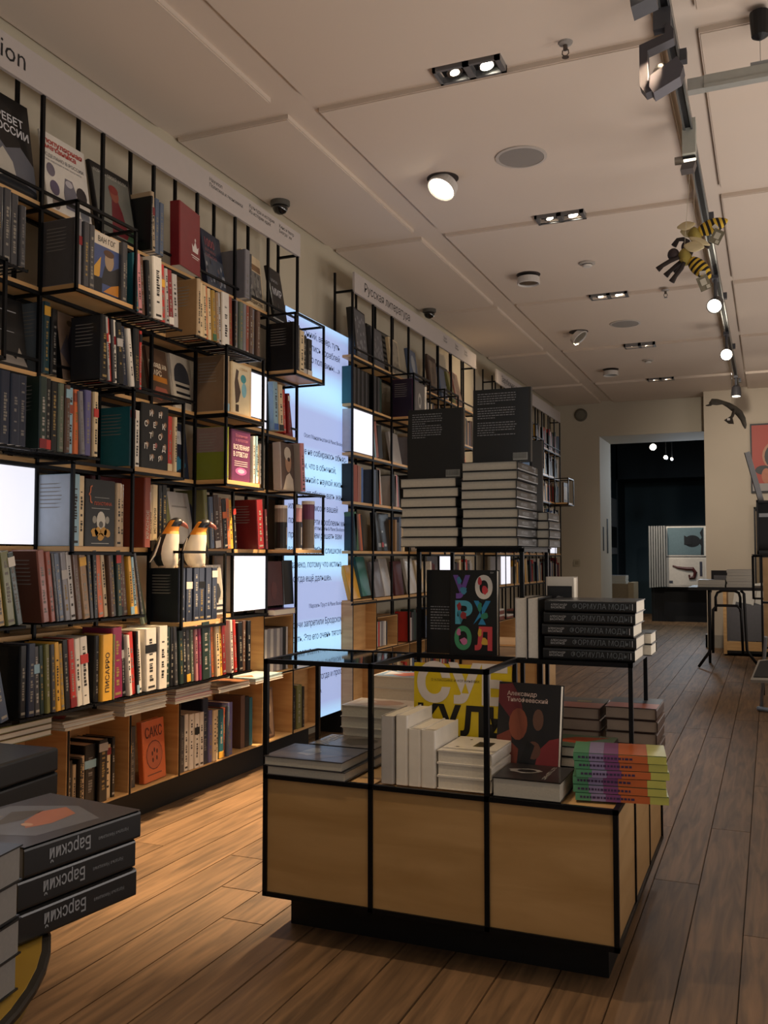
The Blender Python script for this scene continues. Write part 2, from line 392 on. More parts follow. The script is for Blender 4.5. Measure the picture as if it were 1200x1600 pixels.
def row(unit, r, start, spec, where, x=FX+.045, dep=.15, z=None, fr=False, kindm=False):
    """spec: 'COLOUR width_mm height_mm lean extra' separated by ';'"""
    k = 1
    if fr: k = .936; start *= k; x = -2.263; dep = .136; z = FRZ[r]
    y = start; n = 0
    if kindm:
        b = MB()
        for t in spec.split(';'):
            t = t.split(); w_ = float(t[1])/1000*k; h_ = float(t[2])/1000; a = float(t[3]) if len(t) > 3 and '=' not in t[3] else 0
            b.box(x-dep, x, -w_/2+.0006, w_/2-.0006, 0, h_, list(ab).index(t[0]), T(0, y+w_/2, (z if z is not None else ZR[r])+abs(math.sin(R(a)))*w_/2+.001) @ RX(a)); y += w_+.0015
        tag(ob('small_books', b, [mat(CN[n_], .5) for n_ in ab.values()]), 'small upright books, ' + where, 'books', kind='stuff')
        return y
    for tok in spec.split(';'):
        t = tok.split()
        if not t: continue
        if t[0] == 'gap': y += float(t[1])*k/1000; continue
        cn = ab[t[0]]; wd = float(t[1])*k/1000; hh = float(t[2])/1000; a = float(t[3]) if len(t) > 3 and '=' not in t[3] else 0
        kw = {}
        for u in t[3:]:
            if u.startswith('b='): kw['back'] = ab.get(u[2:], u[2:])
            elif u.startswith('t='): kw['title'] = u[2:].replace('_', ' ')
            elif u.startswith('d='): dep_ = float(u[2:])/1000; kw['_d'] = dep_
            elif u.startswith('n='): kw['bandc'] = ab[u[2:]]
        dd = kw.pop('_d', dep*(.94+.12*rnd.random()))
        zz = (z if z is not None else ZR[r]) + abs(math.sin(R(a)))*wd/2 + .0005
        size = 'thick' if wd > .036 else ('slim' if wd < .02 else 'mid-width')
        tilt = 'leaning ' if abs(a) > 2.5 else 'upright '
        lab = f"{size} {cn} {tilt}book, {ORD[min(n, 14)]} from left, {where}"
        jx = rnd.uniform(-.008, .008)
        book(uniq(lab), cn, wd, hh, dd, T(x+jx, y+wd/2/math.cos(R(a)), zz) @ RX(a), **kw)
        y += wd/math.cos(R(a)) + .0015; n += 1
    if fr: trays.append((start-.01, y+.01, z))
    return y

# ---------------------------------------------------------------- bookcases
U1 = 1.9; U2 = 5.26; U3 = 8.56
def lowz(y): return .794 if 4.16 < y < 4.5 else (.819 if 5.25 < y < 5.65 else (.704 if 5.65 < y < 6.02 else .485))
def bookcase(name_, label, y0, ncol, cages, skipsh=(), boxes=(), toprails=(), sign=None, cabs=()):
    root = thing('bookcase', label, 'bookcase', (0, 0, 0))
    s = .0065
    Y = lambda c: y0 + PITCH*c
    for c in range(ncol+1):
        p = MB(); p.box(-s, s, -s, s, lowz(Y(c)), 2.784); ob('post', p, M_STEEL, root, (FX-.001, Y(c), 0))
        p = MB(); p.box(-s, s, -s, s, lowz(Y(c)) if (y0, c) != (U2, 0) else 2.53, 2.92); ob('post', p, M_STEEL, root, (-2.545, Y(c), 0))
        if c in (0, ncol):
            p = MB(); p.box(-2.545, FX, Y(c)-s, Y(c)+s, 2.785, 2.798); ob('rail', p, M_STEEL, root)
    for r in range(2, 8):
        z = ZR[r]-.006
        for c in range(ncol):
            if (r, c) in skipsh: continue
            p = MB(); p.box(-2.58 if (y0, c) != (U2, 0) else -2.495, FX-.002, Y(c)+s, Y(c+1)-s, z-.012, z+.0055); ob('shelf_board', p, M_PLY, root)
        p = MB(); p.box(FX-s, FX+s, Y(0), Y(ncol), z-.025, z-.012); ob('rail', p, M_STEEL, root)
        p = MB(); p.box(-2.552, -2.538, Y(0) if y0 != U2 else 5.375, Y(ncol), z-.027, z-.013); ob('rail', p, M_STEEL, root)
        for c in range(ncol+1):
            if (y0, c) == (U2, 0): continue
            p = MB(); p.box(-2.545, FX, Y(c)-.005, Y(c)+.005, z-.026, z-.0125); ob('rail', p, M_STEEL, root)
        if r in toprails:
            p = MB(); p.box(FX-.005, FX+.005, Y(0), Y(ncol), z+.045, z+.055); ob('rail', p, M_STEEL, root)
    for (r, c) in cages:
        z0 = ZR[r]-.006; z1 = z0+.30; ya, yb = Y(c), Y(c+1)
        g = ob('display_cage', MB_frame(FX, FXC, ya, yb, z0-.02, z1, .0055), M_STEEL, root)
        p = MB(); p.box(FX+.006, FXC-.006, ya+.004, yb-.004, z0-.012, z0+.0055); ob('cage_floor', p, M_PLY, g)
    if sign:
        z0, z1, ya, yb = sign
        p = MB(); p.box(FX-.006, FX+.009, ya, yb, z0, z1)
        sg = ob('sign_board', p, mat('#b3aba6', .6, var=.03), root); 
        return root, sg
    return root, None
def MB_frame(x0, x1, y0, y1, z0, z1, s):
    b = MB()
    for x in (x1,):
        for y in (y0, y1): b.box(x-s, x+s, y-s, y+s, z0, z1)
    for z in (z0, z1):
        b.box(x1-s, x1+s, y0-s, y1+s, z-s, z+s)
        for y in (y0, y1): b.box(x0, x1, y-s, y+s, z-s, z+s)
    return b
unit1, sign1 = bookcase('near', 'near tall black metal wall bookcase with wire cages beneath the long grey sign', U1, 8,
    [(6, 2), (4, 3), (2, 4), (5, 5), (4, 5), (6, 7), (3, 7), (3, 2), (5, 0)],
    skipsh={(2, 6), (2, 7), (7, 7)} | {(3, 4)} & set(), toprails=(7, 5), sign=(2.785, 2.915, 1.2, 4.535))
unit2, sign2 = bookcase('middle', 'middle black metal wall bookcase beyond the tall glowing text panel', U2, 8,
    [(6, 2), (6, 4), (3, 3)], toprails=(7,), sign=(2.785, 2.915, 5.27, 7.90))
unit3, sign3 = bookcase('far', 'farthest black metal wall bookcase next to the back wall', U3, 9,
    [(5, 8), (6, 3)], toprails=(7,), sign=(2.785, 2.915, 8.57, 11.52))
M_INK = mat('#17181c', .6)
SG = Matrix(((0, 0, 1), (1, 0, 0), (0, 1, 0))).to_4x4()   # reads on a +x face, along +y
def sgtext(s, size, y, z, parent, **kw): return text(s, size, M_INK, parent, (FX+.0096, y, z), SG, **kw)
sgtext('Non-fiction', .1, 1.995, 2.825, sign1)
for y, s in ((3.62, 'Научпоп\nПолитика и экономика'), (3.98, 'Культура и история\nИз истории идей'), (4.29, 'Кино и театр\nБиографии')):
    sgtext(s, .027, y, 2.875, sign1)
sgtext('Русская литература', .085, 5.42, 2.825, sign2)
for y in (7.0, 7.3, 7.55): sgtext('Проза\nПоэзия', .026, y, 2.87, sign2)
sgtext('Зарубежная литература', .085, 8.75, 2.825, sign3)

# low plywood cabinets along the foot of the bookcases
def cabinet(label, ya, yb, z0=.135, z1=.48, shelf=False, side=True, xf=FX, kick=True):
    e = thing('plywood_cabinet', label, 'cabinet', (0, 0, 0)); t = .009
    def pb(name, *a):
        p = MB(); p.box(*a); return ob(name, p, M_PLY, e)
    xb = -2.62 if not (4.5 < yb < 5.7) else -2.495
    pb('side_panel', xb, xf, ya+.002, ya+t, z0, z1); pb('side_panel', xb, xf, yb-t, yb-.002, z0, z1)
    pb('top_panel', xb, xf, ya+t, yb-t, z1-t, z1); pb('bottom_panel', xb, xf, ya+t, yb-t, z0, z0+t)
    pb('back_panel', xb-.006, xb, ya, yb, z0, z1)
    p = MB(); s = .0025
    p.box(xf, xf+s, ya, yb, z0-.003, z0+.002); p.box(xf, xf+s, ya, yb, z1-.002, z1+.003); p.box(xf, xf+s, ya, ya+.005, z0, z1); p.box(xf, xf+s, yb-.005, yb, z0, z1)
    ob('edge_trim', p, M_STEEL, e)
    return e
CY = [1.66, 2.02, 2.38, 2.74, 3.10, 3.44, 4.17, 4.49, 4.82]
CL = ['leftmost low plywood cabinet hidden behind the foreground books', 'low plywood cabinet under the green book stack at lower left', 'low open plywood cabinet with small pale spines',
      'low open plywood cabinet right of the small pale spines', 'low plywood cabinet holding the orange face-out book', 'wide low plywood cabinet holding thick white spines and navy books', 'low plywood cabinet under the tall side box', 'low rightmost plywood cabinet with olive book before the lit panel']
for i in range(8): cabinet(CL[i], CY[i], CY[i+1])
cabinet('tall plywood box standing on the low cabinets beside the lit panel', 4.17, 4.49, .483, .79)
b = MB(); b.box(WX+.002, FX-.075, 1.3, 4.82, 0, .132); tag(ob('plinth', b, M_KICK), 'black recessed plinth under the near low cabinets', 'plinth')
CY2 = [5.27+.3275*i for i in range(9)]
for i in range(8): cabinet(f'low plywood cabinet under middle bookcase, {ORD[i]} from the near end', CY2[i], CY2[i+1])
cabinet('tall plywood box with closed near side under the middle bookcase', CY2[0], CY2[1]+.05, .483, .815)
cabinet('open plywood box beside the closed tall box, middle bookcase', CY2[1]+.055, CY2[2]+.1, .483, .70)
b = MB(); b.box(WX+.002, FX-.075, 5.27, 11.5, 0, .132); tag(ob('plinth', b, M_KICK), 'black recessed plinth under the middle and far cabinets', 'plinth')
for i in range(4): cabinet(f'low plywood cabinet under far bookcase, {ORD[i]} from the near end', 8.57+.73*i, 8.57+.73*(i+1))

# glowing panels
M_LIT = mat('#e6e8f4', .5, emit=.9, var=0)
def lightbox(label, ya, yb, z0, z1, x=FX):
    e = thing('light_panel', label, 'light panel', (0, 0, 0))
    p = MB(); p.box(-2.53 if abs(ya-U2) > .01 else -2.495, x-.004, ya+.008, yb-.008, z0+.006, z1-.034); ob('housing', p, mat('#b9bdc8', .6), e)
    p = MB(); p.box(x-.004, x-.001, ya+.008, yb-.008, z0+.006, z1-.034); ob('glowing_face', p, M_LIT, e)
Y1 = lambda c: U1+PITCH*c
Y2 = lambda c: U2+PITCH*c
lightbox('blank glowing white panel at the left edge, beside the light blue book', Y1(1), Y1(2), ZR[3], ZR[4])
lightbox('blank glowing white panel behind the cream book with teal figure', Y1(6), Y1(7), ZR[5], ZR[6])
lightbox('blank glowing white panel left of the maroon book, above tall box', Y1(6), Y1(7), ZR[2], ZR[3])
lightbox('blank glowing white panel at near end of the middle bookcase', Y2(0), Y2(1), ZR[5], ZR[6])
lightbox('small glowing panel seen left of the black back-cover book', Y2(6), Y2(7), ZR[4], ZR[5])
lightbox('glowing panel low in the middle bookcase seen through the island tower', Y2(5)+.02, Y2(6), ZR[2], ZR[3])
lightbox('blue-white glowing panel low in the far bookcase', U3+PITCH*.5, U3+PITCH*1.6, ZR[2], ZR[3])
lightbox('small blue glowing panel at the far end of the bookcases', U3+PITCH*7.2, U3+PITCH*8.3, ZR[3], ZR[4]-.05)
# tall lit text panel between the bookcases
def poster_mat():
    m = bpy.data.materials.new('backlit_film'); m.use_nodes = True; nt = m.node_tree; bs = nt.nodes['Principled BSDF']
    tc = nt.nodes.new('ShaderNodeTexCoord'); sp = nt.nodes.new('ShaderNodeSeparateXYZ'); nt.links.new(tc.outputs['Object'], sp.inputs[0])
    mp = nt.nodes.new('ShaderNodeMapping'); mp.inputs['Scale'].default_value = (1, .7, 1); nt.links.new(tc.outputs['Object'], mp.inputs[0])
    wv = nt.nodes.new('ShaderNodeTexWave'); wv.wave_type = 'BANDS'; wv.bands_direction = 'Z'; wv.inputs['Scale'].default_value = .62; wv.inputs['Distortion'].default_value = .8  # bright bands painted into the glow as uneven backlight
    wv.inputs['Detail'].default_value = 0
    wv.inputs['Phase Offset'].default_value = 2.2
    nt.links.new(mp.outputs[0], wv.inputs['Vector'])
    cr = nt.nodes.new('ShaderNodeValToRGB'); cr.color_ramp.elements[0].position = .35; cr.color_ramp.elements[0].color = lin('#8d9cc4')
    cr.color_ramp.elements[1].color = lin('#9ecbef'); nt.links.new(wv.outputs['Fac'], cr.inputs[0])
    nt.links.new(cr.outputs[0], bs.inputs['Emission Color']); nt.links.new(cr.outputs[0], bs.inputs['Base Color'])
    bs.inputs['Emission Strength'].default_value = 1.1; bs.inputs['Roughness'].default_value = .35
    return m
lp = thing('text_light_panel', 'tall blue-white glowing panel printed with quotations between two bookcases', 'light panel')
b = MB(); b.box(-2.512, -2.503, 4.53, 5.37, .14, 2.52); ob('housing', b, mat('#8f97a8', .6), lp)
b = MB(); b.box(-2.503, -2.5, 4.532, 5.368, .142, 2.518); ob('printed_face', b, poster_mat(), lp)
M_TX = mat('#27304a', .6)
def ptext(s, size, y, z, align='RIGHT', lead=1.25, sp=.94):
    text(s, size, M_TX, lp, (-2.4985, y, z), SG, align=align, lead=lead, sp=sp)
ptext('Посторонний, вечер, тутъ\nтрамваи, и спись кораблей\nпрочел до половины…»', .058, 5.24, 2.40)
ptext('Осип Мандельштам & Planet Bookstore', .034, 5.33, 1.80)
ptext('«Я вовсе не собираюсь объяс-\nнять вам, что в обычной,\nне связанной с наукой жизни\nне следует обманывать жену\nили пудрить мозги вашей\nподружке, – эти проблемы мы\nпредоставляем решать вам\nвашему разуму».', .0545, 4.57, 1.70, 'LEFT', 1.5)
ptext('Людвиг Витгенштейн & Planet Bookstore', .034, 5.33, 1.26)
ptext('«Не боюсь зайти слишком\nдалеко, потому что истина\nвсегда ещё дальше».', .0545, 4.60, 1.12, 'LEFT', 1.5)
ptext('Марсель Пруст & Planet Bookstore', .034, 5.33, .80)
ptext('«Врачи запретили Бродскому\nкурить. Это его очень тяготило.\nОн говорил:\n«Выпить утром чашку кофе\nи не закурить – тогда и просы-\nпаться незачем».', .0545, 4.57, .695, 'LEFT', 1.5)

# ---------------------------------------------------------------- books, near bookcase
def loc(r, c, u=1): return f"{SHELFN[r]} {BAYN[c-1]} bay, {'near' if u == 1 else 'middle'} bookcase"
def face(label, cn, wd, hh, th, x, y, z, lean=8, yaw=0, art=None, back=None, cat='book', name='book', spine_right=False):
    """a book shown cover-out: its foot centre at x, y, z; leans back on the wall"""
    if x < -2.40 and z > .2:          # keep covers between the front and rear posts
        yaw = min(yaw, 5); x = -2.431-th/2; room = .103-th-wd*math.sin(R(max(yaw, 0)))
        lean = min(lean, math.degrees(math.asin(max(.005, room/hh))))
    m = T(x, y-wd/2, z+abs(math.sin(R(lean)))*th/2) @ RZ(-90+yaw) @ Matrix.Rotation(R(lean), 4, 'X') @ T(0, 0, 0)
    e = book(label, cn, th, hh, wd, m, bars=False, back=back, name=name, cat=cat)
    if art: art(e, wd, hh, th/2+.0008)
    return e
def patch(e, x0, x1, z0, z1, hexc, y, name='cover_art', rough=.4):
    q = MB(); q.quad((-x0, y, z0), (-x1, y, z0), (-x1, y, z1), (-x0, y, z1)); q.f[0] = q.f[0]
    return ob(name, q, mat(hexc, rough, coat=.2), e)
def blob(e, cx, cz, rx, rz, hexc, y, n=14, name='cover_art', wob=.0, a0=0):
    q = MB(); r2 = random.Random(int(cx*9999+cz*777))
    q.add([(-(cx+rx*math.cos(2*math.pi*i/n+a0)*(1+wob*(r2.random()-.5))), y, cz+rz*math.sin(2*math.pi*i/n+a0)*(1+wob*(r2.random()-.5))) for i in range(n)], [tuple(range(n))])
    return ob(name, q, mat(hexc, .4, coat=.2), e)
def poly(e, pts, hexc, y, name='cover_art'):
    q = MB(); q.add([(-a, y, b_) for a, b_ in pts], [tuple(range(len(pts)))]); return ob(name, q, mat(hexc, .4, coat=.2), e)
def ct(e, s, size, x, z, y, hexc, **kw): return text(s, size, mat(hexc, .5), e, (-x, y+.0006, z), FRONT, name='cover_title', **kw)

# top shelf
def art_ridge(e, w, h, y):
    patch(e, .0, w*.3, h*.84, h*.99, '#8e2a2e', y); ct(e, 'ХРЕБЕТ\nРОССИИ', .042, w*.34, h*.72, y, '#c9c9cc', bold=.02, width=w*.62)
    poly(e, [(0, .02), (w, .02), (w, h*.35), (w*.8, h*.5), (w*.55, h*.42), (w*.3, h*.6), (0, h*.5)], '#5e6068', y)
    poly(e, [(w*.3, .03), (w*.7, .03), (w*.64, h*.3), (w*.5, h*.42), (w*.36, h*.3)], '#b5b0a4', y+.0003)
    poly(e, [(0, .01), (w, .01), (w, h*.08), (w*.6, h*.16), (w*.3, h*.07), (0, h*.2)], '#25272b', y+.0005)
face('large black photo book with white block title, first on the top shelf', 'black', .29, .36, .02, -2.47, 2.40, ZR[7], 9, art=art_ridge)
def art_mech(e, w, h, y):
    ct(e, 'популярная\nмеханика', .03, w*.06, h*.86, y, '#a8403a', bold=.03, width=w*.86, lead=.8)
    ct(e, 'СДЕЛАНО В РОССИИ', .02, w*.06, h*.68, y, '#55545a', width=w*.86); ct(e, 'как задумано и как получится', .011, w*.06, h*.63, y, '#77757a', width=w*.8)
    for a, b_, r_, c_ in ((.15, .52, .045, '#6b6470'), (.2, .3, .05, '#5a5068'), (.82, .36, .06, '#2a2528'), (.2, .1, .04, '#8a7a70'), (.85, .1, .05, '#75777e')): blob(e, w*a, h*b_, r_*.5, r_*.6, c_, y)
    poly(e, [(w*.42, h*.1), (w*.66, h*.1), (w*.7, h*.35), (w*.62, h*.5), (w*.46, h*.5), (w*.4, h*.3)], '#6a6873', y); blob(e, w*.54, h*.44, .02, .014, '#b4b0b4', y+.0003)
face('cream magazine-style book with red title and small drawings, top shelf', 'white', .24, .31, .012, -2.47, 2.72, ZR[7], 9, art=art_mech)
def art_comic(e, w, h, y):
    patch(e, .012, w-.012, .015, h-.03, '#6f7068', y); ct(e, 'КОРОЛЬ СВОЕЙ ВОЛИ', .02, w*.08, h*.87, y+.0003, '#b9b5aa', width=w*.8)
    poly(e, [(w*.35, .02), (w*.8, .02), (w*.68, h*.45), (w*.6, h*.6), (w*.45, h*.58), (w*.4, h*.35)], '#6a262c', y+.0005)
    blob(e, w*.53, h*.66, .028, .036, '#8a4a3a', y+.0008); blob(e, w*.52, h*.72, .03, .02, '#7a2a26', y+.001)
    poly(e, [(w*.7, h*.05), (w*.98, h*.05), (w*.9, h*.3)], '#3f5a40', y+.0007)
face('dark framed comic album with a red-clad figure, top shelf', 'black', .25, .31, .02, -2.46, 3.005, ZR[7], 11, art=art_comic)
row(1, 7, 3.13, 'K 12 230; B 22 250 3; SB 30 235 0 b=#5b6470; SB 32 228', loc(7, 4))
def art_crown(e, w, h, y):
    poly(e, [(w*.62, h*.34), (w*.88, h*.34), (w*.92, h*.46), (w*.84, h*.42), (w*.75, h*.52), (w*.66, h*.42), (w*.58, h*.46)], '#d8cfc8', y)
    blob(e, w*.75, h*.54, .006, .008, '#d8cfc8', y); patch(e, w*.55, w*.95, h*.27, h*.285, '#d8cfc8', y); patch(e, w*.6, w*.9, h*.24, h*.252, '#d8cfc8', y)
face('big dark red book with a small white crown, top shelf', 'dark red', .2, .29, .05, -2.40, 3.44, ZR[7], 1, yaw=8, art=art_crown)
def art_1000(e, w, h, y):
    patch(e, 0, w, 0, h*.55, '#454a55', y)
    for k in range(30): blob(e, w*rnd.random(), h*.05+h*.42*rnd.random(), .008, .014, rnd.choice(['#8d8f95', '#2a2c33', '#6d5b5a', '#33415a']), y+.0003, n=6)
    ct(e, '1000', .06, w*.08, h*.72, y, '#8a4a50', bold=.02, width=w*.5); ct(e, 'великих\nсобытий', .028, w*.08, h*.62, y, '#8a5a60')
face('dark blue book with large reddish number 1000, top shelf', 'navy blue', .19, .28, .03, -2.45, 3.74, ZR[7], 9, yaw=6, art=art_1000)
row(1, 7, 3.90, 'G 45 245; D 20 235', loc(7, 6))
def art_state(e, w, h, y):
    patch(e, w*.08, w*.95, h*.17, h*.7, '#6c6a66', y)
    for k in range(34): blob(e, w*(.12+.8*rnd.random()), h*(.2+.45*rnd.random()), .007, .013, rnd.choice(['#3a3836', '#a8a296', '#55504c', '#8d877c']), y+.0003, n=6)
    patch(e, w*.45, w*.95, h*.72, h*.84, '#7a5a38', y); ct(e, 'ГОСУДАРСТВО', .026, w*.08, h*.07, y, '#4a3a30', width=w*.84, bold=.02)
face('beige book with grey crowd drawing and caption at foot, top shelf', 'cream', .215, .285, .035, -2.42, 4.10, ZR[7], 6, yaw=8, art=art_state)
def art_mir(e, w, h, y):
    ct(e, 'ценою', .03, w*.1, h*.72, y, '#8f8f92'); ct(e, 'МИР', .06, w*.12, h*.46, y, '#b9b9bc', width=w*.7, bold=.01); ct(e, '§', .03, w*.4, h*.25, y, '#77777c')
face('black book with large grey three-letter title, end of top shelf', 'black', .17, .29, .02, -2.46, 4.37, ZR[7], 10, yaw=5, art=art_mir)

# second shelf
row(1, 6, 2.2, 'D 34 236; D 34 238; D 34 240; D 34 238; D 34 236; D 34 240; D 34 234; D 28 205', loc(6, 2), fr=True)
row(1, 6, 2.562, 'G 34 240 0 b=#4d4c4f d=155; D 30 235; D 30 237', 'wire cage by the painted-portrait book', x=FXC-.012)
def art_van(e, w, h, y):
    patch(e, 0, w, h*.8, h, '#b9b0a2', y); ct(e, 'ВАН ГОГ', .028, w*.16, h*.855, y+.0002, '#2b2622', width=w*.68, bold=.01)
    patch(e, 0, w, h*.06, h*.8, '#3d4a72', y); poly(e, [(0, h*.4), (w*.3, h*.62), (w*.25, h*.3), (0, h*.2)], '#b58a3a', y+.0002)
    poly(e, [(w*.3, h*.2), (w, h*.2), (w, h*.55), (w*.7, h*.45), (w*.45, h*.5)], '#2a2a2c', y+.0003); blob(e, w*.62, h*.6, .026, .038, '#8f7a62', y+.0004); blob(e, w*.6, h*.71, .03, .014, '#4a3426', y+.0005)
    patch(e, 0, w*.35, h*.06, h*.28, '#17181b', y+.0006); poly(e, [(w*.4, h*.07), (w, h*.07), (w, h*.26), (w*.7, h*.2)], '#a8702c', y+.0006)
face('face-out book with cream title strip and blue-orange art, wire cage', 'navy blue', .145, .235, .03, -2.30, 2.748, ZR[6], 0, art=art_van)
row(1, 6, 2.832-.012, 'D 26 232; D 14 238', 'right of the blue-orange art book in cage', x=FXC-.012)
row(1, 6, 3.088, 'TE 25 225 5; PK 28 232 5; BR 28 228 5; K 22 220 5', loc(6, 4), fr=True)
row(1, 6, 3.213, 'W 62 250 3 b=white; R 30 236 3; LG 22 225 4; DR 34 226 5 n=W; LG 40 220 4', loc(6, 5), fr=True)
row(1, 6, 3.535, 'B 26 246 0 b=#8a6d4c d=165; C 30 236 2; C 28 230 3; O 14 232 3; C 26 226 4; MU 26 224 4 n=GN', loc(6, 6), fr=True)
row(1, 6, 3.70, 'T 26 222 4; LG 22 228 4; W 62 240 2 b=beige; BK 44 238 2; K 12 228; G 30 236; GG 32 234; G 30 233; BK 30 232; BR 30 234; G 34 232; BR 34 228', loc(6, 7), fr=True)
row(1, 6, 4.20, 'K 34 252 0 b=#15161a d=160; D 16 240; C 48 218; K 58 208 n=LG; K 50 198', 'wire cage above the lit text', x=FXC-.012)

# third shelf
row(1, 5, 2.1, 'N 30 232; W 20 225 8; MG 12 222 8; LB 16 218 8', loc(5, 1))
face('black photo book with small figures along its foot, third shelf', 'black', .17, .25, .02, -2.46, 2.43, ZR[5], 8, art=lambda e, w, h, y: (patch(e, w*.2, w*.8, h*.8, h*.815, '#8d8f95', y), patch(e, w*.2, w*.7, h*.5, h*.51, '#8d8f95', y), poly(e, [(0, .01), (w, .01), (w*.8, h*.3), (w*.7, h*.12), (w*.5, h*.2), (w*.3, h*.1), (w*.1, h*.22)], '#8d857c', y)))
row(1, 5, 2.562, 'DT 30 262 0 b=#5a6875 d=165; K 30 242', loc(5, 3), x=FX+.02)
def art_geo(e, w, h, y):
    patch(e, 0, w, 0, h, '#8f7a6a', y); poly(e, [(w*.25, .01), (w*.45, .01), (w*.5, h*.9), (w*.3, h*.6)], '#3c3a55', y+.0002); poly(e, [(0, h*.4), (w*.3, h*.2), (w*.3, h*.7)], '#5d5a66', y+.0003)
    patch(e, w*.55, w, h*.3, h*.5, '#5a2c30', y+.0003); patch(e, w*.5, w, h*.56, h*.575, '#2b2722', y+.0004); patch(e, w*.5, w, h*.66, h*.675, '#2b2722', y+.0004); poly(e, [(w*.7, .01), (w, .01), (w, h*.25), (w*.8, h*.2)], '#9a8f88', y+.0005)
    blob(e, w*.42, h*.87, .018, .012, '#55482e', y+.0005); poly(e, [(w*.4, h*.02), (w*.6, h*.02), (w*.5, h*.16)], '#c8c0b4', y+.0006)
face('face-out book with beige, violet and maroon shapes, third shelf', 'black', .18, .265, .03, -2.44, 2.78, ZR[5], 8, yaw=5, art=art_geo)
row(1, 5, 2.885, 'K 40 240 0 b=#2b2c30; LG 10 235 5; R 20 235 5 n=W; D 14 235 4; W 20 238 3; K 34 232 5 n=LG; N 34 226 7; W 26 222 8; K 34 232 2 t=ПАМФЛЕТ; R 16 232', loc(5, 4), fr=True)
def art_mars(e, w, h, y):
    patch(e, 0, w, 0, h, '#5a4434', y); ct(e, 'Назад на\nМАРС', .034, w*.08, h*.66, y, '#d3c4ac', width=w*.84, bold=.03, lead=1.1); patch(e, w*.1, w*.9, h*.40, h*.5, '#b5742c', y+.0003)
    poly(e, [(w*.1, h*.1), (w*.3, h*.3), (w*.8, h*.3), (w*.95, h*.15), (w*.7, h*.18), (w*.5, h*.06)], '#a05a48', y+.0003)
face('brown face-out book with white and orange lettering, third shelf', 'brown', .16, .25, .02, -2.46, 3.31, ZR[5], 9, yaw=4, art=art_mars)
def art_arch(e, w, h, y):
    patch(e, 0, w, 0, h, '#c5bba8', y)
    poly(e, [(w*.12, h*.5), (w*.88, h*.5)] + [(w*.5+w*.38*math.cos(a*math.pi/8), h*.62+h*.26*math.sin(a*math.pi/8)) for a in range(9)], '#3a3b40', y+.0003)
    for k in range(3): patch(e, w*.15, w*.85, h*(.4-.13*k), h*(.45-.13*k), '#1c1d22', y+.0003)
face('white face-out book with dark arch and black bars, third shelf', 'white', .165, .25, .016, -2.46, 3.48, ZR[5], 8, yaw=3, art=art_arch)
row(1, 5, 3.545, 'B 40 255 0 b=#735f4b d=165', 'wire cage before the upper glowing panel', x=FXC-.012)
def art_fig(e, w, h, y):
    patch(e, w*.05, w*.9, h*.03, h*.97, '#d8c8a4', y); poly(e, [(w*.2, h*.2), (w*.35, h*.25), (w*.45, h*.45), (w*.3, h*.7), (w*.35, h*.85), (w*.22, h*.88), (w*.14, h*.6)], '#4a3a30', y+.0003)
    patch(e, w*.2, w*.36, h*.05, h*.19, '#3a3028', y+.0003); blob(e, w*.58, h*.72, .025, .02, '#3f8f95', y+.0004); blob(e, w*.62, h*.5, .022, .035, '#7fb5c0', y+.0004); ct(e, 'СТРАНА', .016, w*.4, h*.88, y+.0003, '#b08a50')
face('cream face-out book with a brown figure and teal patches, wire cage', 'cream', .175, .24, .03, -2.29, 3.70, ZR[5], 0, art=art_fig)
row(1, 5, 4.20, 'LB 42 255 3 b=#5d7f9c n=BL; C 44 245 4; R 26 225 5; R 26 222 5; DR 20 215 4', loc(5, 8), x=FX+.04)
face('plain dark red cover facing out at the end of the third shelf', 'dark red', .11, .2, .016, -2.45, 4.46, ZR[5], 6, yaw=5)

# fourth shelf
row(1, 4, 2.09, 'N 52 238; N 50 236; N 46 232; N 44 236; N 42 233', loc(4, 1), fr=True)
row(1, 4, 2.40-.02, 'N 44 236; N 40 232; N 38 235', loc(4, 2)+' right part', fr=True)
row(1, 4, 2.562, 'DG 34 246 0 b=#26352f; K 26 245 0 n=R; K 34 240; GG 28 238; BR 24 236; LB 26 232 0 n=BK; O 28 230 0 n=BK; G 24 225 4; V 34 236 0; M 8 230; C 26 236 0 n=R', loc(4, 3), fr=True)
row(1, 4, 2.888, 'TE 30 232 0 b=#21646f d=165; W 30 222 0', 'wire cage left of the black letter-grid book', x=FXC-.012)
def art_insect(e, w, h, y):
    for i, (ln, xs) in enumerate((('ИН', (.28, .62)), ('СЕК', (.1, .42, .76)), ('ТО', (.28, .62)), ('ПЕД', (.1, .42, .76)), ('ИЯ', (.3, .62)))):
        for ch, x in zip(ln, xs):
            blob(e, w*(x+.12), h*(.88-.17*i), .010, .011, rnd.choice(['#8a6a50', '#9a5a52', '#77705f']), y+.0001, wob=.5, n=9)
            ct(e, ch, .030, w*x, h*(.81-.17*i), y+.0003, '#d0ccc4', bold=.03)
face('black face-out book with a grid of white letters and insects', 'black', .175, .262, .03, -2.29, 3.045, ZR[4], 0, art=art_insect)
row(1, 4, 3.143-.012, 'R 30 228 0 n=C; C 18 228', 'right of the letter-grid book in cage', x=FXC-.012)
row(1, 4, 3.22, 'N 60 240 0 b=#1f2c3a; K 60 225', loc(4, 5), x=FX-.01)
face('dark blue face-out book with a white label, fourth shelf', 'navy blue', .16, .25, .02, -2.44, 3.43, ZR[4], 6, art=lambda e, w, h, y: (patch(e, w*.2, w*.75, h*.62, h*.86, '#aab0b4', y), ct(e, 'КРИ\nСТАЛЛ', .016, w*.28, h*.78, y+.0003, '#3b4048'), blob(e, w*.5, h*.25, .05, .03, '#2c6f8f', y, wob=.6)))
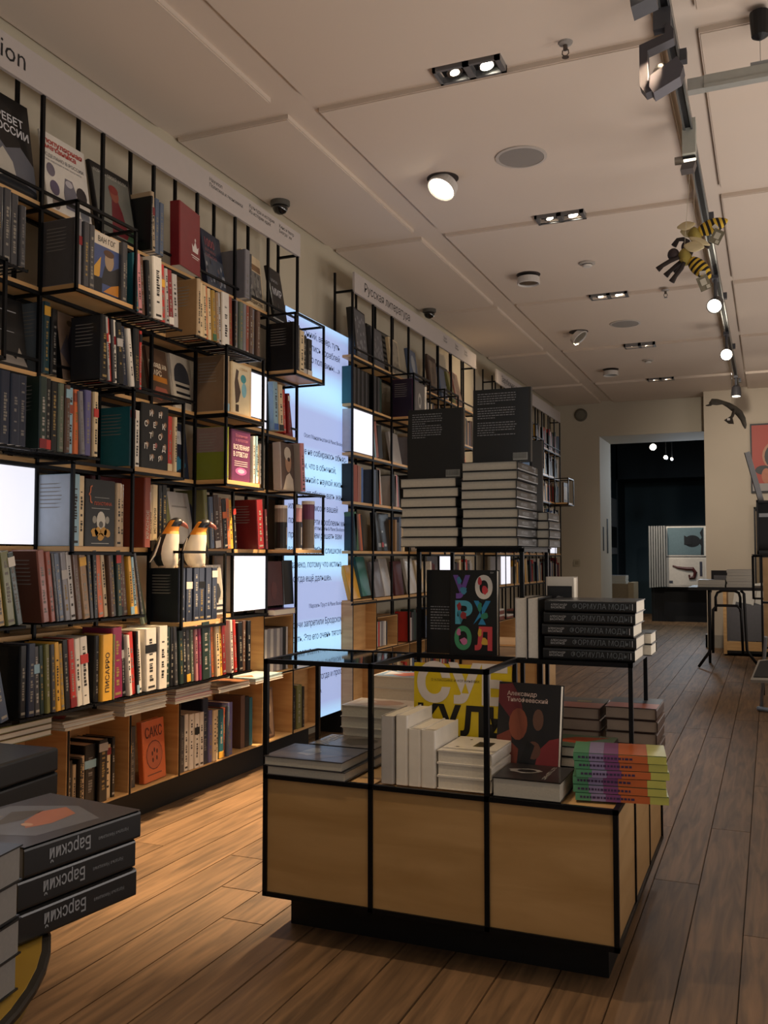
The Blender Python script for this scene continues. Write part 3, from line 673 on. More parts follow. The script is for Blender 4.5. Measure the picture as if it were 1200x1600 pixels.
row(1, 4, 3.545, 'LI 34 240 0 b=#7d6a68 d=165', 'wire cage left of the purple book', x=FXC-.012)
for ch in [o for o in bpy.data.objects if o.name.startswith('book') and o.get('label', '').startswith('mid-width lime green upright book, first')]:
    q = MB(); q.quad((-.163, -.0181, .002), (-.004, -.0181, .002), (-.004, -.0181, .125), (-.163, -.0181, .125)); ob('back_print', q, mat('#6f7a26', .4, coat=.3), ch)
def art_univ(e, w, h, y):
    ct(e, 'Вселенная\nв вопросах', .02, w*.2, h*.86, y, '#b06a80', align='LEFT'); ct(e, 'ВСЕЛЕННАЯ\nВ ОТВЕТАХ', .03, w*.08, h*.62, y, '#d8c8c4', width=w*.84, bold=.02, lead=1.1)
    for k in range(3): patch(e, w*.15, w*.85, h*(.38-.04*k), h*(.395-.04*k), '#c0a8a8', y)
    blob(e, w*.5, h*.2, .05, .018, '#a85a90', y); blob(e, w*.5, h*.2, .03, .010, '#d8a0b8', y+.0003)
face('purple face-out book with pale title and oval swirl, wire cage', 'purple', .165, .24, .03, -2.29, 3.70, ZR[4], 0, art=art_univ)
row(1, 4, 3.79, 'W 22 225; LB 20 228; PK 12 225', 'right of the purple face-out book in cage', x=FXC-.012)
row(1, 4, 3.93, 'BR 60 210; T 40 215 0; C 30 218 0 n=O; LG 26 225; W 20 222', loc(4, 7), x=FX+.03)
def art_woman(e, w, h, y):
    patch(e, w*.02, w*.98, 0, h, '#4a3a34', y); poly(e, [(w*.1, .0), (w*.9, 0), (w*.85, h*.25), (w*.6, h*.38), (w*.35, h*.3)], '#b8ab9a', y+.0003)
    blob(e, w*.52, h*.6, .038, .055, '#a07a60', y+.0004); blob(e, w*.48, h*.78, .042, .036, '#b4a898', y+.0005); blob(e, w*.56, h*.66, .018, .012, '#3a2a24', y+.0006, n=8)
face('face-out book with a portrait of a woman in a white cap', 'light grey', .17, .25, .05, -2.37, 4.30, ZR[4], 2, yaw=4, art=art_woman)
row(1, 4, 4.40, 'PK 44 262 5 b=#94918c d=150', 'right of the woman portrait cover', x=FX+.10)

# fifth shelf
row(1, 3, 2.562, 'LB 46 255 0 b=#a9b6c6 d=165; C 30 252 0', 'wire cage beside the left glowing panel', x=FXC-.012)
def art_mask(e, w, h, y):
    ct(e, '{', .07, w*.08, h*.7, y, '#b0603c'); ct(e, 'ПЛАСТИНА', .016, w*.28, h*.62, y, '#a8503a', width=w*.6, bold=.02); patch(e, w*.3, w*.8, h*.73, h*.735, '#a8a8a4', y); patch(e, w*.2, w*.82, h*.565, h*.572, '#a8a8a4', y)
    for sx in (-1, 1): blob(e, w*(.52+sx*.22), h*.4, .011, .014, '#8d8a80', y)
    blob(e, w*.52, h*.38, .024, .036, '#c0bcb0', y+.0003); blob(e, w*.52, h*.33, .012, .012, '#55524c', y+.0005)
    for a, b_ in ((.3, .2), (.52, .14), (.75, .2), (.6, .22), (.42, .22)): blob(e, w*a, h*b_, .018, .016, '#b5852c', y+.0004, wob=.5, n=9)
    patch(e, w*.2, w*.8, h*.04, h*.05, '#aaa69c', y)
face('black face-out book with a pale mask and golden leaves, wire cage', 'black', .16, .245, .03, -2.29, 2.725, ZR[3], 0, art=art_mask)
row(1, 3, 2.812, 'B 30 240 0 ; B 20 238', 'right of the mask book in its cage', x=FXC-.02)
face('large brown face-out album standing behind the mask book', 'maroon', .24, .28, .035, -2.44, 2.99, ZR[3], 3, yaw=4, art=lambda e, w, h, y: (patch(e, w*.1, w*.9, h*.06, h*.92, '#55302a', y), blob(e, w*.5, h*.85, .02, .008, '#b5ada4', y+.0004)))
row(1, 3, 3.075, 'BK 40 285 0 t=КРАСНОЕ; ', 'brown album spine, fifth shelf third bay', x=FX+.07)
row(1, 3, 3.125, 'C 30 235; B 30 232 0 t=ИСТОРИЯ; C 36 235 0 t=ИСТОРИЯ; K 26 235; K 34 238', loc(3, 4), x=FX+.03, z=ZR[3]+.03)
face('olive and black patterned small book leaning behind the penguins', 'olive', .17, .2, .016, -2.43, 3.36, ZR[3]+.03, 9, yaw=4)
face('light grey cover leaning behind the left penguin', 'light grey', .19, .235, .016, -2.455, 3.50, ZR[3]+.02, 10, yaw=5, art=lambda e, w, h, y: patch(e, w*.1, w*.8, h*.7, h*.73, '#7c7a76', y))
face('navy cover leaning above the right penguin', 'navy blue', .17, .24, .016, -2.45, 3.67, ZR[3]+.02, 10, yaw=5, art=lambda e, w, h, y: (patch(e, w*.1, w*.4, h*.6, h*.95, '#8a5a52', y), patch(e, w*.55, w*.85, h*.6, h*.95, '#9a6a62', y)))
row(1, 3, 3.60, 'OL 30 270 5; SB 30 240 5; DB 44 250 6 b=#4a382e n=LG; BR 30 240 6; K 36 235 6 n=O; O 30 240 6; Y 26 236 6; K 24 205 6 n=R', 'fifth shelf behind the penguins', x=FX+.03)
row(1, 3, 3.985, 'DR 60 245 5 b=#6d2024 d=165; M 20 200 5', loc(3, 7), x=FX+.08)
def roll(y, x, h, r, c1, c2, lab):
    e = thing('poster_tube', lab, 'tube', (x, y, ZR[3]))
    b = MB(); b.lathe([(r, 0), (r, h*.62)], 16); ob('tube_body', b, mat(c1, .4, coat=.3), e, smooth=False)
    b = MB(); b.lathe([(r+.0004, h*.62), (r+.0004, h*.93)], 16); ob('tube_band', b, mat(c2, .4, coat=.3), e)
    b = MB(); b.lathe([(r+.0012, h*.93), (r+.0012, h), (r*.6, h+.001)], 16); ob('tube_cap', b, M_WHITE, e)
    b = MB(); b.lathe([(r+.0008, .0), (r+.0008, h*.03)], 16); ob('tube_foot', b, M_WHITE, e)
    b = MB(); b.box(r*.9, r+.0009, -.003, .003, h*.1, h*.5); ob('tube_print', b, mat('#b9b4ac', .5), e)
roll(4.31, -2.40, .235, .034, '#17191d', '#8d857c', 'black and grey printed tube standing left in the wire cage')
roll(4.31, -2.30, .235, .022, '#1d1b22', '#b8868c', 'slim black and pink printed tube, middle of three in cage')
roll(4.43, -2.30, .262, .034, '#6f665c', '#6b3a5c', 'tall tube with purple top in the end wire cage')

# sixth shelf
row(1, 2, 2.05, 'K 34 240 9; B 36 236 9; GN 34 230 9; BR 36 235 9; T 34 220 9', loc(2, 1), fr=True)
row(1, 2, 2.262, 'W 34 225 9; K 30 240 9; LG 34 245 9; B 26 235 9 n=R; MU 30 205 9; OL 40 240 9; DG 30 238 12', loc(2, 2), fr=True)
row(1, 2, 2.60, 'RO 34 245 8 b=#5f3a30; BK 26 240 8; D 16 235 8; SB 28 235 8; G 30 238 8 n=LG; LG 30 240 8; BR 30 240 8; T 36 235 8 n=Y; D 20 238 6; K 24 245 4', loc(2, 3), fr=True)
row(1, 2, 2.90, 'O 34 238 7 b=#9a5434; C 24 236 7; BR 18 228 6; D 24 238 6; DG 28 246 4 n=R; M 14 240 4; BR 30 232 7; Y 22 225 7; LB 18 222 7; T 20 222 8; D 16 240 12', loc(2, 4), fr=True)
face('grey-green cover leaning at the end before the penguin cage', 'grey green', .13, .235, .016, -2.34, 3.13, ZR[2], 10, yaw=32)
row(1, 2, 3.222, 'N 46 226 0 b=#12161f d=160; N 44 226; N 42 226; N 44 226; N 46 226; N 42 226', 'navy set under the penguins', x=FXC-.014)
face('black and white photo cover right of the navy set', 'light grey', .19, .235, .02, -2.40, 3.70, ZR[2], 6, yaw=8, art=lambda e, w, h, y: (patch(e, .01, w-.01, h*.3, h*.95, '#8f8c84', y), blob(e, w*.6, h*.45, .05, .05, '#2a2a2c', y+.0003, wob=.5), patch(e, .01, w-.01, h*.04, h*.1, '#2a2a2c', y+.0003), patch(e, .01, w-.01, h*.16, h*.2, '#2a2a2c', y+.0003)))
face('dark maroon cover on top of the tall box beside glowing panel', 'maroon', .19, .235, .03, -2.46, 4.30, .84, 3, art=lambda e, w, h, y: blob(e, w*.5, h*.35, .03, .05, '#5c2a2a', y, wob=.3))
face('black cover right of the maroon cover before the lit panel', 'black', .11, .24, .02, -2.46, 4.46, .84, 3)

# seventh shelf (books standing on the cabinet tops)
row(1, 1, 2.40, 'SB 40 245 14 b=#3a3b44; ', loc(1, 2)+' left', fr=True)
row(1, 1, 2.50, 'K 30 235; N 34 240; D 26 228 3; DG 22 230 3; OL 22 232 3; D 22 230 3; Y 24 235 4 ; MU 22 228 5; K 30 240 5; R 32 240 5; W 30 238 5; W 42 242 5', loc(1, 3), fr=True)
row(1, 1, 2.887, 'K 24 240 0; Y 62 242 0 t=ПИСАРРО; OL 14 238; MG 58 262 2 ; K 26 236 4; W 22 230 6; R 30 240 6; K 14 240 3; W 30 240 4 b=#b9b4ab', loc(1, 4), fr=True)
row(1, 1, 3.20, 'W 74 244 2; W 60 250 0 b=#a9a59c d=160; DG 34 240 0; K 26 238; D 24 240 3', loc(1, 5), fr=True)
row(1, 1, 3.44, 'DG 30 238 3; K 28 236 3; D 28 240 3; GG 24 235 3; PK 22 236 3; MG 24 226 3 ; DG 62 246 2; SB 30 244 3; O 24 240 4; C 34 240 4; Y 22 238 5; DR 34 252 4', loc(1, 6), fr=True)
row(1, 1, 3.87, 'W 24 240 4; R 26 238 5; K 40 225 3; BR 30 230; K 34 228', loc(1, 7), fr=True)
row(1, 1, 4.19, 'LG 34 225; G 30 228; LG 34 226; G 30 225; LG 34 224; G 30 226; K 34 228; LG 20 226', 'upper level of the tall plywood box', x=FX-.01, z=.494, kindm=True)

# lowest shelf, inside the cabinets
row(1, 0, 2.40, 'B 30 170; K 24 168; B 26 170; K 30 172; C 26 175; K 34 170; D 24 172; K 20 170', loc(0, 2), x=FX-.03, z=.145, kindm=True)
row(1, 0, 2.752, 'K 34 190; B 20 170; K 20 190; B 20 195; K 64 230 0; K 50 240 0 n=LG; C 34 210 0 n=DR; K 22 235', loc(0, 3), x=FX-.01, z=.145)
row(1, 0, 3.112, 'K 26 242; D 40 250 ', loc(0, 4), x=FX-.03, z=.145)
def art_saks(e, w, h, y):
    ct(e, 'САКС', .06, w*.1, h*.72, y, '#5a3026', width=w*.78, bold=.01); blob(e, w*.5, h*.42, .062, .062, '#6f4034', y); blob(e, w*.5, h*.42, .057, .057, '#b05f40', y+.0003, n=20)
    for a, b_ in ((.4, .45), (.5, .5), (.62, .47), (.6, .36), (.42, .34)): blob(e, w*a, h*b_, .006, .01, '#4a2820', y+.0006)
    patch(e, w*.15, w*.8, h*.1, h*.12, '#6f4034', y)
face('orange face-out book with a large title over a round emblem', 'orange', .165, .255, .03, -2.45, 3.30, .146, 4, yaw=4, art=art_saks)
row(1, 0, 3.452, 'D 34 245 0 b=#34343c; W 30 250; W 34 246; W 34 246; W 34 244; N 48 300 0; V 30 240; C 34 235; C 18 232; TE 40 230; BK 18 232; SB 20 238; V 44 250', loc(0, 5), x=FX+.0, z=.145)
row(1, 0, 4.0, 'BR 40 260; K 40 250; TE 30 240', loc(0, 6), x=FX-.03, z=.145, kindm=True)
face('brown photo cover standing in the box below the tall box', 'brown', .15, .26, .02, -2.46, 4.27, .146, 4, art=lambda e, w, h, y: (patch(e, .01, w-.01, .01, h-.01, '#8a6f58', y), poly(e, [(.02, .02), (w*.8, .02), (w*.5, h*.4), (w*.2, h*.3)], '#4a382c', y+.0003), blob(e, w*.6, h*.6, .03, .04, '#b59a7c', y+.0003, wob=.4)))
row(1, 0, 4.52, 'K 50 225; OL 60 240; K 26 225', loc(0, 8), x=FX-.02, z=.145)

# stacks lying on the cabinet tops
def stack(n, cn, w, h, d, x, y, z, yaw, label, group=None, jitter=.006, cols=None, page=None, first=0, back=False, topart=None, title=None, **kw):
    zz = z; es = []
    for i in range(n):
        c = (cols or [cn])[i % len(cols or [cn])]
        m = T(x+rnd.uniform(-jitter, jitter), y+rnd.uniform(-jitter, jitter), zz+w/2) @ RZ(yaw+rnd.uniform(-1.5, 1.5)) @ RX(90)
        pos = ['lowest', 'second from bottom', 'third from bottom', 'fourth from bottom', 'fifth from bottom', 'sixth from bottom', 'seventh from bottom', 'eighth from bottom', 'ninth from bottom'][i]
        if i == n-1: pos = 'topmost'
        lab = f"{c} book lying {pos} in {label}" if n > 1 else f"{c} book lying {label}"
        e = book(lab, c, w, h, d, m, bars=False, page=page, title=title, group=group, **kw); es.append(e)
        zz += w+.0006
    if topart: topart(es[-1], d, h, w/2+.0008)
    return es
# yaw 0: spine to +x ; head to -y
def art_lie(c1, c2, c3):
    def f(e, w, h, y):
        patch(e, .01, w-.01, .01, h-.01, c1, y); blob(e, w*.5, h*.5, w*.3, h*.25, c2, y+.0003, wob=.5); poly(e, [(w*.1, h*.1), (w*.8, h*.15), (w*.5, h*.4)], c3, y+.0005)
    return f
Q = .4855
def pile(c, n, th, cols, top, lab, d=.165, h=.27):
    stack(n, 'x', th, h, d, FX-.045, Y1(c)+PITCH/2+h/2-.0, Q, 180, lab, cols=cols, topart=top, jitter=.003)
def stackfix(): pass
for c, n, th, cols, top, lab in (
    (1, 3, .02, ['olive', 'brown', 'olive'], art_lie('#4a3a30', '#6f5a46', '#8a6a50'), 'green stack at the lower left'),
    (2, 3, .011, ['beige', 'white', 'beige'], art_lie('#8f8476', '#c9c2b6', '#a03a3c'), 'thin pile left of the yellow pile'),
    (3, 5, .0125, ['white', 'white', 'white', 'white', 'yellow'], None, 'yellow-topped pile'),
    (4, 5, .0115, ['white', 'pink', 'white', 'rose', 'white'], art_lie('#6a5a52', '#a8a49c', '#9a4a44'), 'pink-grey pile on the cabinets'),
    (5, 2, .014, ['white', 'brown'], art_lie('#8a5a3c', '#6a4430', '#b58a60'), 'brown-topped pile on the cabinets'),
    (6, 2, .013, ['white', 'light blue'], art_lie('#b9c4c4', '#d8d4c8', '#8a6a50'), 'pale blue pile near the tall box')):
    stack(n, 'x', th, .27, .165, FX-.045, Y1(c)+PITCH/2-.135, Q, 180, lab, cols=cols, topart=top, jitter=.003)
stack(1, 'purple', .032, .24, .12, -2.50, 4.20, .794, 180, 'flat on top of the tall plywood box')
stack(2, 'blue', .012, .22, .12, -2.45, 4.57, Q, 0, 'thin pile on the rightmost low cabinet', cols=['white', 'blue'])
def build_trays():
    for y0, y1, z in trays:
        b = MB(); s = .003
        for x in (FX+.01, -2.262): b = MB(); b.box(x-s, x+s, y0, y1, z-.012, z-.004); ob('tray_rail', b, M_STEEL, unit1)
        n = max(2, int((y1-y0)/.03))
        b = MB()
        for i in range(n+1):
            y = y0+(y1-y0)*i/n; b.box(FX+.004, -2.259, y-.0015, y+.0015, z-.006, z-.002)
        ob('tray_wires', b, M_STEEL, unit1)['kind'] = 'stuff'
build_trays()

# ---------------------------------------------------------------- middle and far bookcases
PAL = ['K', 'K', 'D', 'N', 'G', 'LG', 'W', 'B', 'BR', 'DB', 'M', 'SB', 'DG', 'R', 'C', 'GG', 'DR', 'T']
def rspec(width, lean=0, hmin=205, hmax=250, wmin=22, wmax=46, pal=PAL):
    out = []; u = 0
    while True:
        w_ = rnd.randint(wmin, wmax)
        if u + w_ > width: break
        out.append(f"{rnd.choice(pal)} {w_} {rnd.randint(hmin, hmax)} {lean}"); u += w_ + 2
    return ';'.join(out)
def mass(y, z, spec, lab, dep=.13):
    b = MB()
    for t in spec.split(';'):
        t = t.split(); w_ = int(t[1])/1000; h_ = int(t[2])/1000; a = float(t[3]) if len(t) > 3 and '=' not in t[3] else 0
        b.box(FX-.009-min(dep, .105), FX-.010, -w_/2, w_/2, 0, h_, list(ab).index(t[0]), T(0, y+w_/2, z+abs(math.sin(R(a)))*w_/2+.001) @ RX(a)); y += w_+.002
    tag(ob('small_books', b, [mat(CN[n_], .5) for n_ in ab.values()]), 'small upright books, ' + lab, 'books', kind='stuff')
def c2(r, c, spec, x=FX+.0, lean0=.0, z=None, wh=None): (mass(Y2(c)+.012+lean0, ZR[r], spec, loc(r, c+1, 2)) if True else row(2, r, Y2(c)+.012+lean0, spec, wh or loc(r, c+1, 2), x=FX-.009, dep=.14, z=z))
def face2(label, cn, r, y, wd=.17, hh=.24, lean=8, art=None, back=None, x=-2.47, th=.03, z=None): face(label, cn, wd, hh, th, x, y, z or ZR[r], lean, yaw=4, art=art, back=back)
speck = lambda c1, c2_: (lambda e, w, h, y: [patch(e, .01, w-.01, .01, h-.01, c1, y)] + [blob(e, w*(.1+.8*rnd.random()), h*(.1+.8*rnd.random()), .01, .014, c2_, y+.0003, n=6, wob=.5) for _ in range(22)])
face2('black book with grey leaf pattern, first on middle top shelf', 'black', 7, Y2(0)+.20, .22, .33, 5, speck('#55565a', '#88888a'), th=.05)
face2('grey patterned book, second on middle top shelf', 'dark grey', 7, Y2(1)+.16, .22, .27, 6, speck('#55565a', '#7d7d80'), th=.04)
face2('cream cover with faint script, middle top shelf', 'cream', 7, Y2(2)+.15, .2, .27, 7, speck('#8d8575', '#6a6358'))
face2('blue-grey cover with oval, middle top shelf', 'slate blue', 7, Y2(3)+.2, .2, .27, 8, lambda e, w, h, y: blob(e, w*.5, h*.6, .05, .07, '#8f9498', y))
face2('brown framed portrait cover, middle top shelf', 'dark brown', 7, Y2(5)-.02, .24, .31, 6, lambda e, w, h, y: (patch(e, .03, w-.02, .03, h-.04, '#6f5f50', y), blob(e, w*.5, h*.5, .05, .07, '#55483c', y+.0003)))
face2('slate cover right of the brown portrait, middle top shelf', 'slate blue', 7, Y2(5)+.22, .18, .26, 8)
face2('dark olive cover leaning, middle top shelf', 'olive', 7, Y2(6)+.15, .1, .28, 14)
face2('pink-grey leaning cover near the end of middle top shelf', 'rose', 7, Y2(7)-.02, .2, .3, 14, speck('#8a7468', '#6a5850'))
c2(6, 0, 'TE 26 240; D 30 240; K 30 240; D 30 240; K 30 238; D 30 236; K 30 238; D 26 235; K 26 230')
c2(6, 1, 'K 30 240; D 30 240; K 30 240; D 30 240; DG 30 235')
row(2, 6, Y2(2)+.006, 'P 40 262 0 b=#231a2a d=160', 'wire cage of middle bookcase', x=FXC-.014)
face('grey ornate face-out book with central emblem in middle wire cage', 'dark grey', .2, .26, .03, -2.29, Y2(2)+.17, ZR[6], 0, art=lambda e, w, h, y: (patch(e, .012, w-.012, .012, h-.012, '#4a4a4c', y), blob(e, w*.5, h*.5, .03, .055, '#8a8a88', y+.0003, wob=.3), blob(e, w*.5, h*.5, .018, .03, '#3a3a3c', y+.0005)))
row(2, 6, Y2(2)+.285, 'W 24 250', 'right end of the middle wire cage', x=FXC-.014)
c2(6, 3, 'PK 30 225 8; LG 22 220 8; K 60 240 0; W 20 200 5; K 60 235 0; GG 30 220 0', lean0=.03)
c2(6, 4, rspec(280)); c2(6, 5, rspec(280)); c2(6, 6, rspec(280)); c2(6, 7, rspec(280))
c2(5, 1, 'LB 18 235 12; RO 40 245 12; K 70 225 8', lean0=.05)
face2('light grey back cover behind leaning rose book, middle third shelf', 'light grey', 5, Y2(2)+.16, .2, .22, 10)
face2('bright yellow and red cover seen between the black display books', 'yellow', 5, Y2(6)+.2, .2, .27, 8, speck('#c08a2a', '#a83a2a'))
face2('orange and white cover seen between the black display books', 'orange', 5, Y2(7)+.12, .17, .25, 8, speck('#b86a3a', '#d8c0a0'))
c2(5, 3, rspec(280, 6), lean0=.03); c2(5, 4, rspec(290)); c2(5, 5, rspec(290))
c2(4, 0, 'K 30 240; BK 60 235 2; RO 34 235; T 16 232; BL 30 225'); c2(4, 1, 'SB 60 230 0 b=#2c3d4c; K 60 235; O 26 240 9; LG 18 238 9', lean0=.0)
c2(4, 2, 'LG 26 215 6; K 26 225; DB 30 220; LG 24 225 9; PK 24 228 9; D 24 220 9', lean0=.01); c2(4, 3, rspec(280, 6), lean0=.02); c2(4, 4, rspec(290)); c2(4, 5, rspec(290)); c2(4, 7, rspec(290))
c2(3, 0, 'DT 40 235 0; GN 30 248 11 t=КНИГА; BR 20 240 11; RO 20 236 11; O 16 238 11; K 22 230 11', lean0=.04)
face2('big black folder with small labels, fifth shelf of middle bookcase', 'black', 3, Y2(1)+.24, .28, .26, 4, lambda e, w, h, y: (patch(e, w*.1, w*.3, h*.1, h*.2, '#8d8f8c', y), patch(e, w*.36, w*.5, h*.1, h*.22, '#a84a52', y), patch(e, w*.55, w*.72, h*.12, h*.19, '#a9aaa8', y), patch(e, w*.4, w*.5, h*.48, h*.53, '#a9aaa8', y)), th=.04)
mass(Y2(2)+.09, ZR[3], rspec(200, 0), loc(3, 3, 2))
c2(3, 4, rspec(290)); c2(3, 5, rspec(290)); c2(3, 6, rspec(290)); c2(3, 7, rspec(290))
face2('orange-yellow cover leaning behind the teal book, middle bookcase', 'yellow', 2, Y2(0)+.1, .17, .22, 14)
face2('teal-green blank cover leaning on the closed plywood box', 'teal', 2, Y2(1)-.06, .16, .26, 12, z=.84, art=lambda e, w, h, y: patch(e, 0, w, 0, h, '#35706a', y))
face2('grey-brown cover beside the teal-green blank cover', 'grey', 2, Y2(1)+.17, .18, .24, 10)
face2('pale grey cover leaning, sixth shelf of middle bookcase', 'light grey', 2, Y2(2)+.0, .16, .26, 12)
face2('maroon cover with white sticker, sixth shelf of middle bookcase', 'maroon', 2, Y2(2)+.2, .18, .24, 6)
face2('white leaning magazine, sixth shelf of middle bookcase', 'white', 2, Y2(3)+.16, .2, .26, 12)
face2('cream leaning magazine with print, sixth shelf of middle bookcase', 'cream', 2, Y2(4)+.05, .2, .25, 12)
c2(2, 4, rspec(120, 6), lean0=.17); c2(2, 6, rspec(290)); c2(2, 7, rspec(280, 8), lean0=.03)
row(2, 1, CY2[1]+.07, 'LG 26 165; W 26 168; R 26 166; LG 26 166; G 26 168; LG 26 166; W 26 165; D 24 160', 'open box beside the closed tall box', x=FX-.02, dep=.07 if False else .10, z=.496, kindm=True)
for k in range(4):
    mass(Y2(k+3)+.012, .486, rspec(270, 0, 150, 230), f'cabinet tops {ORD[k+3]} bay, middle bookcase')
for k in (2, 3, 4, 5): mass(CY2[k]+.015, .146, rspec(290, 0, 170, 260), f'{ORD[k]} low cabinet, middle bookcase', .11)
# far bookcase: too small to tell apart, one mass per shelf
for r in range(2, 8):
    b = MB(); pal = PAL + ['BL', 'GN', 'Y']; cols_ = [ab[p] for p in pal]
    for c in range(9):
        if (r == 3 and c > 6) or (r == 2 and c in (0, 1)): continue
        y = U3+PITCH*c+.012; end = y+.30
        while y < end-.03:
            w_ = rnd.uniform(.018, .045); h_ = rnd.uniform(.17, .26); a = rnd.choice((0, 0, 6, 10))
            m = T(0, y+w_/2, ZR[r]+abs(math.sin(R(a)))*w_/2) @ RX(a)
            if a and y < U3+PITCH*c+.06: y += .04; m = T(0, y+w_/2, ZR[r]+.003) @ RX(a)
            b.box(-2.535, FX-.011, -w_/2, w_/2, 0, h_, rnd.randrange(len(pal)), m); y += w_+.004
    o = ob('distant_books', b, [mat(CN[n_], .5) for n_ in cols_]); tag(o, f'distant row of books on the {SHELFN[r]} of the farthest bookcase', 'books', kind='stuff')
b = MB()
for c in range(8):
    y = U3+.06+c*.36
    for k in range(rnd.randint(2, 6)): b.box(-2.535, -2.43, y+.01, y+.24, .486+.018*k, .502+.018*k, rnd.randrange(3))
tag(ob('distant_piles', b, [M_WHITE, mat(CN['rose'], .5), mat(CN['dark grey'], .5)]), 'distant flat piles of books on low cabinets, farthest bookcase', 'books', kind='stuff')
g = thing('display_cover', 'brown and cream cover in the small end cage by the back wall', 'book', (-2.33, U3+PITCH*8+.16, ZR[5]))
b = MB(); b.box(-.012, .012, -.11, .11, 0, .25); ob('cover', b, mat('#5a4a3a', .5), g); b = MB(); b.box(.012, .0135, -.09, .06, .04, .2); ob('cover_art', b, mat('#b09a74', .5), g)
b = MB(); b.box(-2.655, -2.645, 7.0, 7.6, 2.62, 2.78)
# wall vents above the middle bookcase
for i, (ya, yb) in enumerate(((6.0, 6.45), (7.42, 7.8))):
    e = thing('wall_vent', ['dark louvred wall vent above the middle bookcase, nearer one', 'dark louvred wall vent above the middle bookcase, farther one'][i], 'vent', (WX, ya, 2.44))
    b = MB(); b.box(.0, .008, 0, yb-ya, 0, .34); ob('vent_back', b, mat('#1b1a18', .7), e)
    for k in range(9): b = MB(); b.box(.008, .02, .005, yb-ya-.005, .012+.037*k, .03+.037*k); ob('slat', b, mat('#5a564e', .6), e)

# ---------------------------------------------------------------- island display
IX = [-1.366, -1.033, -.70, -.368]; IY = [2.372, 2.705, 3.04, 3.37]; IZ0, IZ1 = .13, .465
isl = thing('display_island', 'plywood and black steel display island in the middle of the floor', 'display table')
s_ = .0065
def bar(x0, y0, z0, x1, y1, z1, parent=isl, s=s_, name='frame_tube'):
    b = MB(); b.box(min(x0, x1)-s, max(x0, x1)+s, min(y0, y1)-s, max(y0, y1)+s, min(z0, z1)-s, max(z0, z1)+s)
    return ob(name, b, M_STEEL, parent)
for i in range(3):
    for f, (y, sgn) in enumerate(((IY[0], 1), (IY[3], -1))):
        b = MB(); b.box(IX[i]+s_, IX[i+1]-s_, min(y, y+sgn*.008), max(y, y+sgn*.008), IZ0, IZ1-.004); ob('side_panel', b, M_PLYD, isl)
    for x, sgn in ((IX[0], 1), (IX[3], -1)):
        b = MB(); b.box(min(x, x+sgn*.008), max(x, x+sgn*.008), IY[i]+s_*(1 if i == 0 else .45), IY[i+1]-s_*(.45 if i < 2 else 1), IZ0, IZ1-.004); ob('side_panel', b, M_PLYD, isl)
    for j in range(3):
        b = MB(); b.box(IX[i]+.0066, IX[i+1]-.0015, IY[j]+.0066, IY[j+1]-.0015, IZ1-.012, IZ1); ob('top_panel', b, M_PLY, isl)
for z in (IZ0, IZ1):
    bar(IX[0], IY[0], z-.001, IX[3], IY[0], z-.001); bar(IX[0], IY[3], z-.001, IX[3], IY[3], z-.001); bar(IX[0], IY[0], z-.001, IX[0], IY[3], z-.001); bar(IX[3], IY[0], z-.001, IX[3], IY[3], z-.001)
for x in IX:
    bar(x, IY[0], IZ0, x, IY[0], IZ1)
for y in (IY[3],): bar(IX[3], y, IZ0, IX[3], y, IZ1); bar(IX[0], y, IZ0, IX[0], y, IZ1)
bar(IX[3], IY[1], IZ0, IX[3], IY[1], IZ1, s=.005); bar(IX[3], IY[2], IZ0, IX[3], IY[2], IZ1, s=.0035)
b = MB(); b.box(-1.35, -.41, 2.50, 3.26, 0, IZ0-.007); ob('recessed_base', b, M_KICK, isl)
b = MB(); b.box(IX[0]+.01, IX[3]-.01, IY[0]+.01, IY[3]-.01, IZ0-.004, IZ0+.004); ob('bottom_board', b, M_KICK, isl)
# upper frames
Z2 = .795
for x in IX[:3]: bar(x, IY[0], IZ1+.007, x, IY[0], Z2)
for x in (IX[0],): bar(x, IY[1], IZ1+.007, x, IY[1], Z2)
bar(IX[0], IY[0], Z2, IX[2], IY[0], Z2); bar(IX[0], IY[1], Z2, IX[3], IY[1], Z2)
for x in IX[:3]: bar(x, IY[0], Z2, x, IY[1], Z2)
b = MB(); b.box(IX[0]+.008, IX[1]-.008, IY[0]+.008, IY[1]-.008, Z2-.002, Z2+.004); ob('glass_shelf', b, M_GLASS, isl)
ya, yb = 2.668, 3.00
for x in (IX[2], IX[3]):
    for y in (ya, yb): bar(x, y, IZ1+.007 if y > 2.7 or x == IX[3] else IZ1+.007, x, y, Z2, s=.006)
bar(IX[2], ya, Z2, IX[3], ya, Z2, s=.006); bar(IX[2], yb, Z2, IX[3], yb, Z2, s=.006); bar(IX[3], ya, Z2, IX[3], yb, Z2, s=.006)
b = MB(); b.box(IX[2]+.007, IX[3]-.007, ya+.007, yb-.007, Z2-.001, Z2+.0055); ob('glass_shelf', b, M_GLASS, isl)
# tower in the middle
TX = (-1.02, -.69); TY = (2.72, 3.05); Z3 = 1.125
for x in TX:
    for y in TY: bar(x, y, IZ1+.007, x, y, Z3, s=.006)
for z in (Z2, Z3):
    for y in TY: bar(TX[0], y, z-.004, TX[1], y, z-.004, s=.006)
    for x in TX: bar(x, TY[0], z-.004, x, TY[1], z-.004, s=.006)
b = MB(); b.box(TX[0]+.006, TX[1]-.006, TY[0]+.006, TY[1]-.006, Z2-.009, Z2+.001); ob('shelf_board', b, M_PLY, isl)
b = MB(); b.box(TX[0]-.006, TX[1]+.006, TY[0]-.02, TY[1]+.05, Z3+.001, Z3+.005); ob('shelf_board', b, M_KICK, isl)
ZT = IZ1+.0065

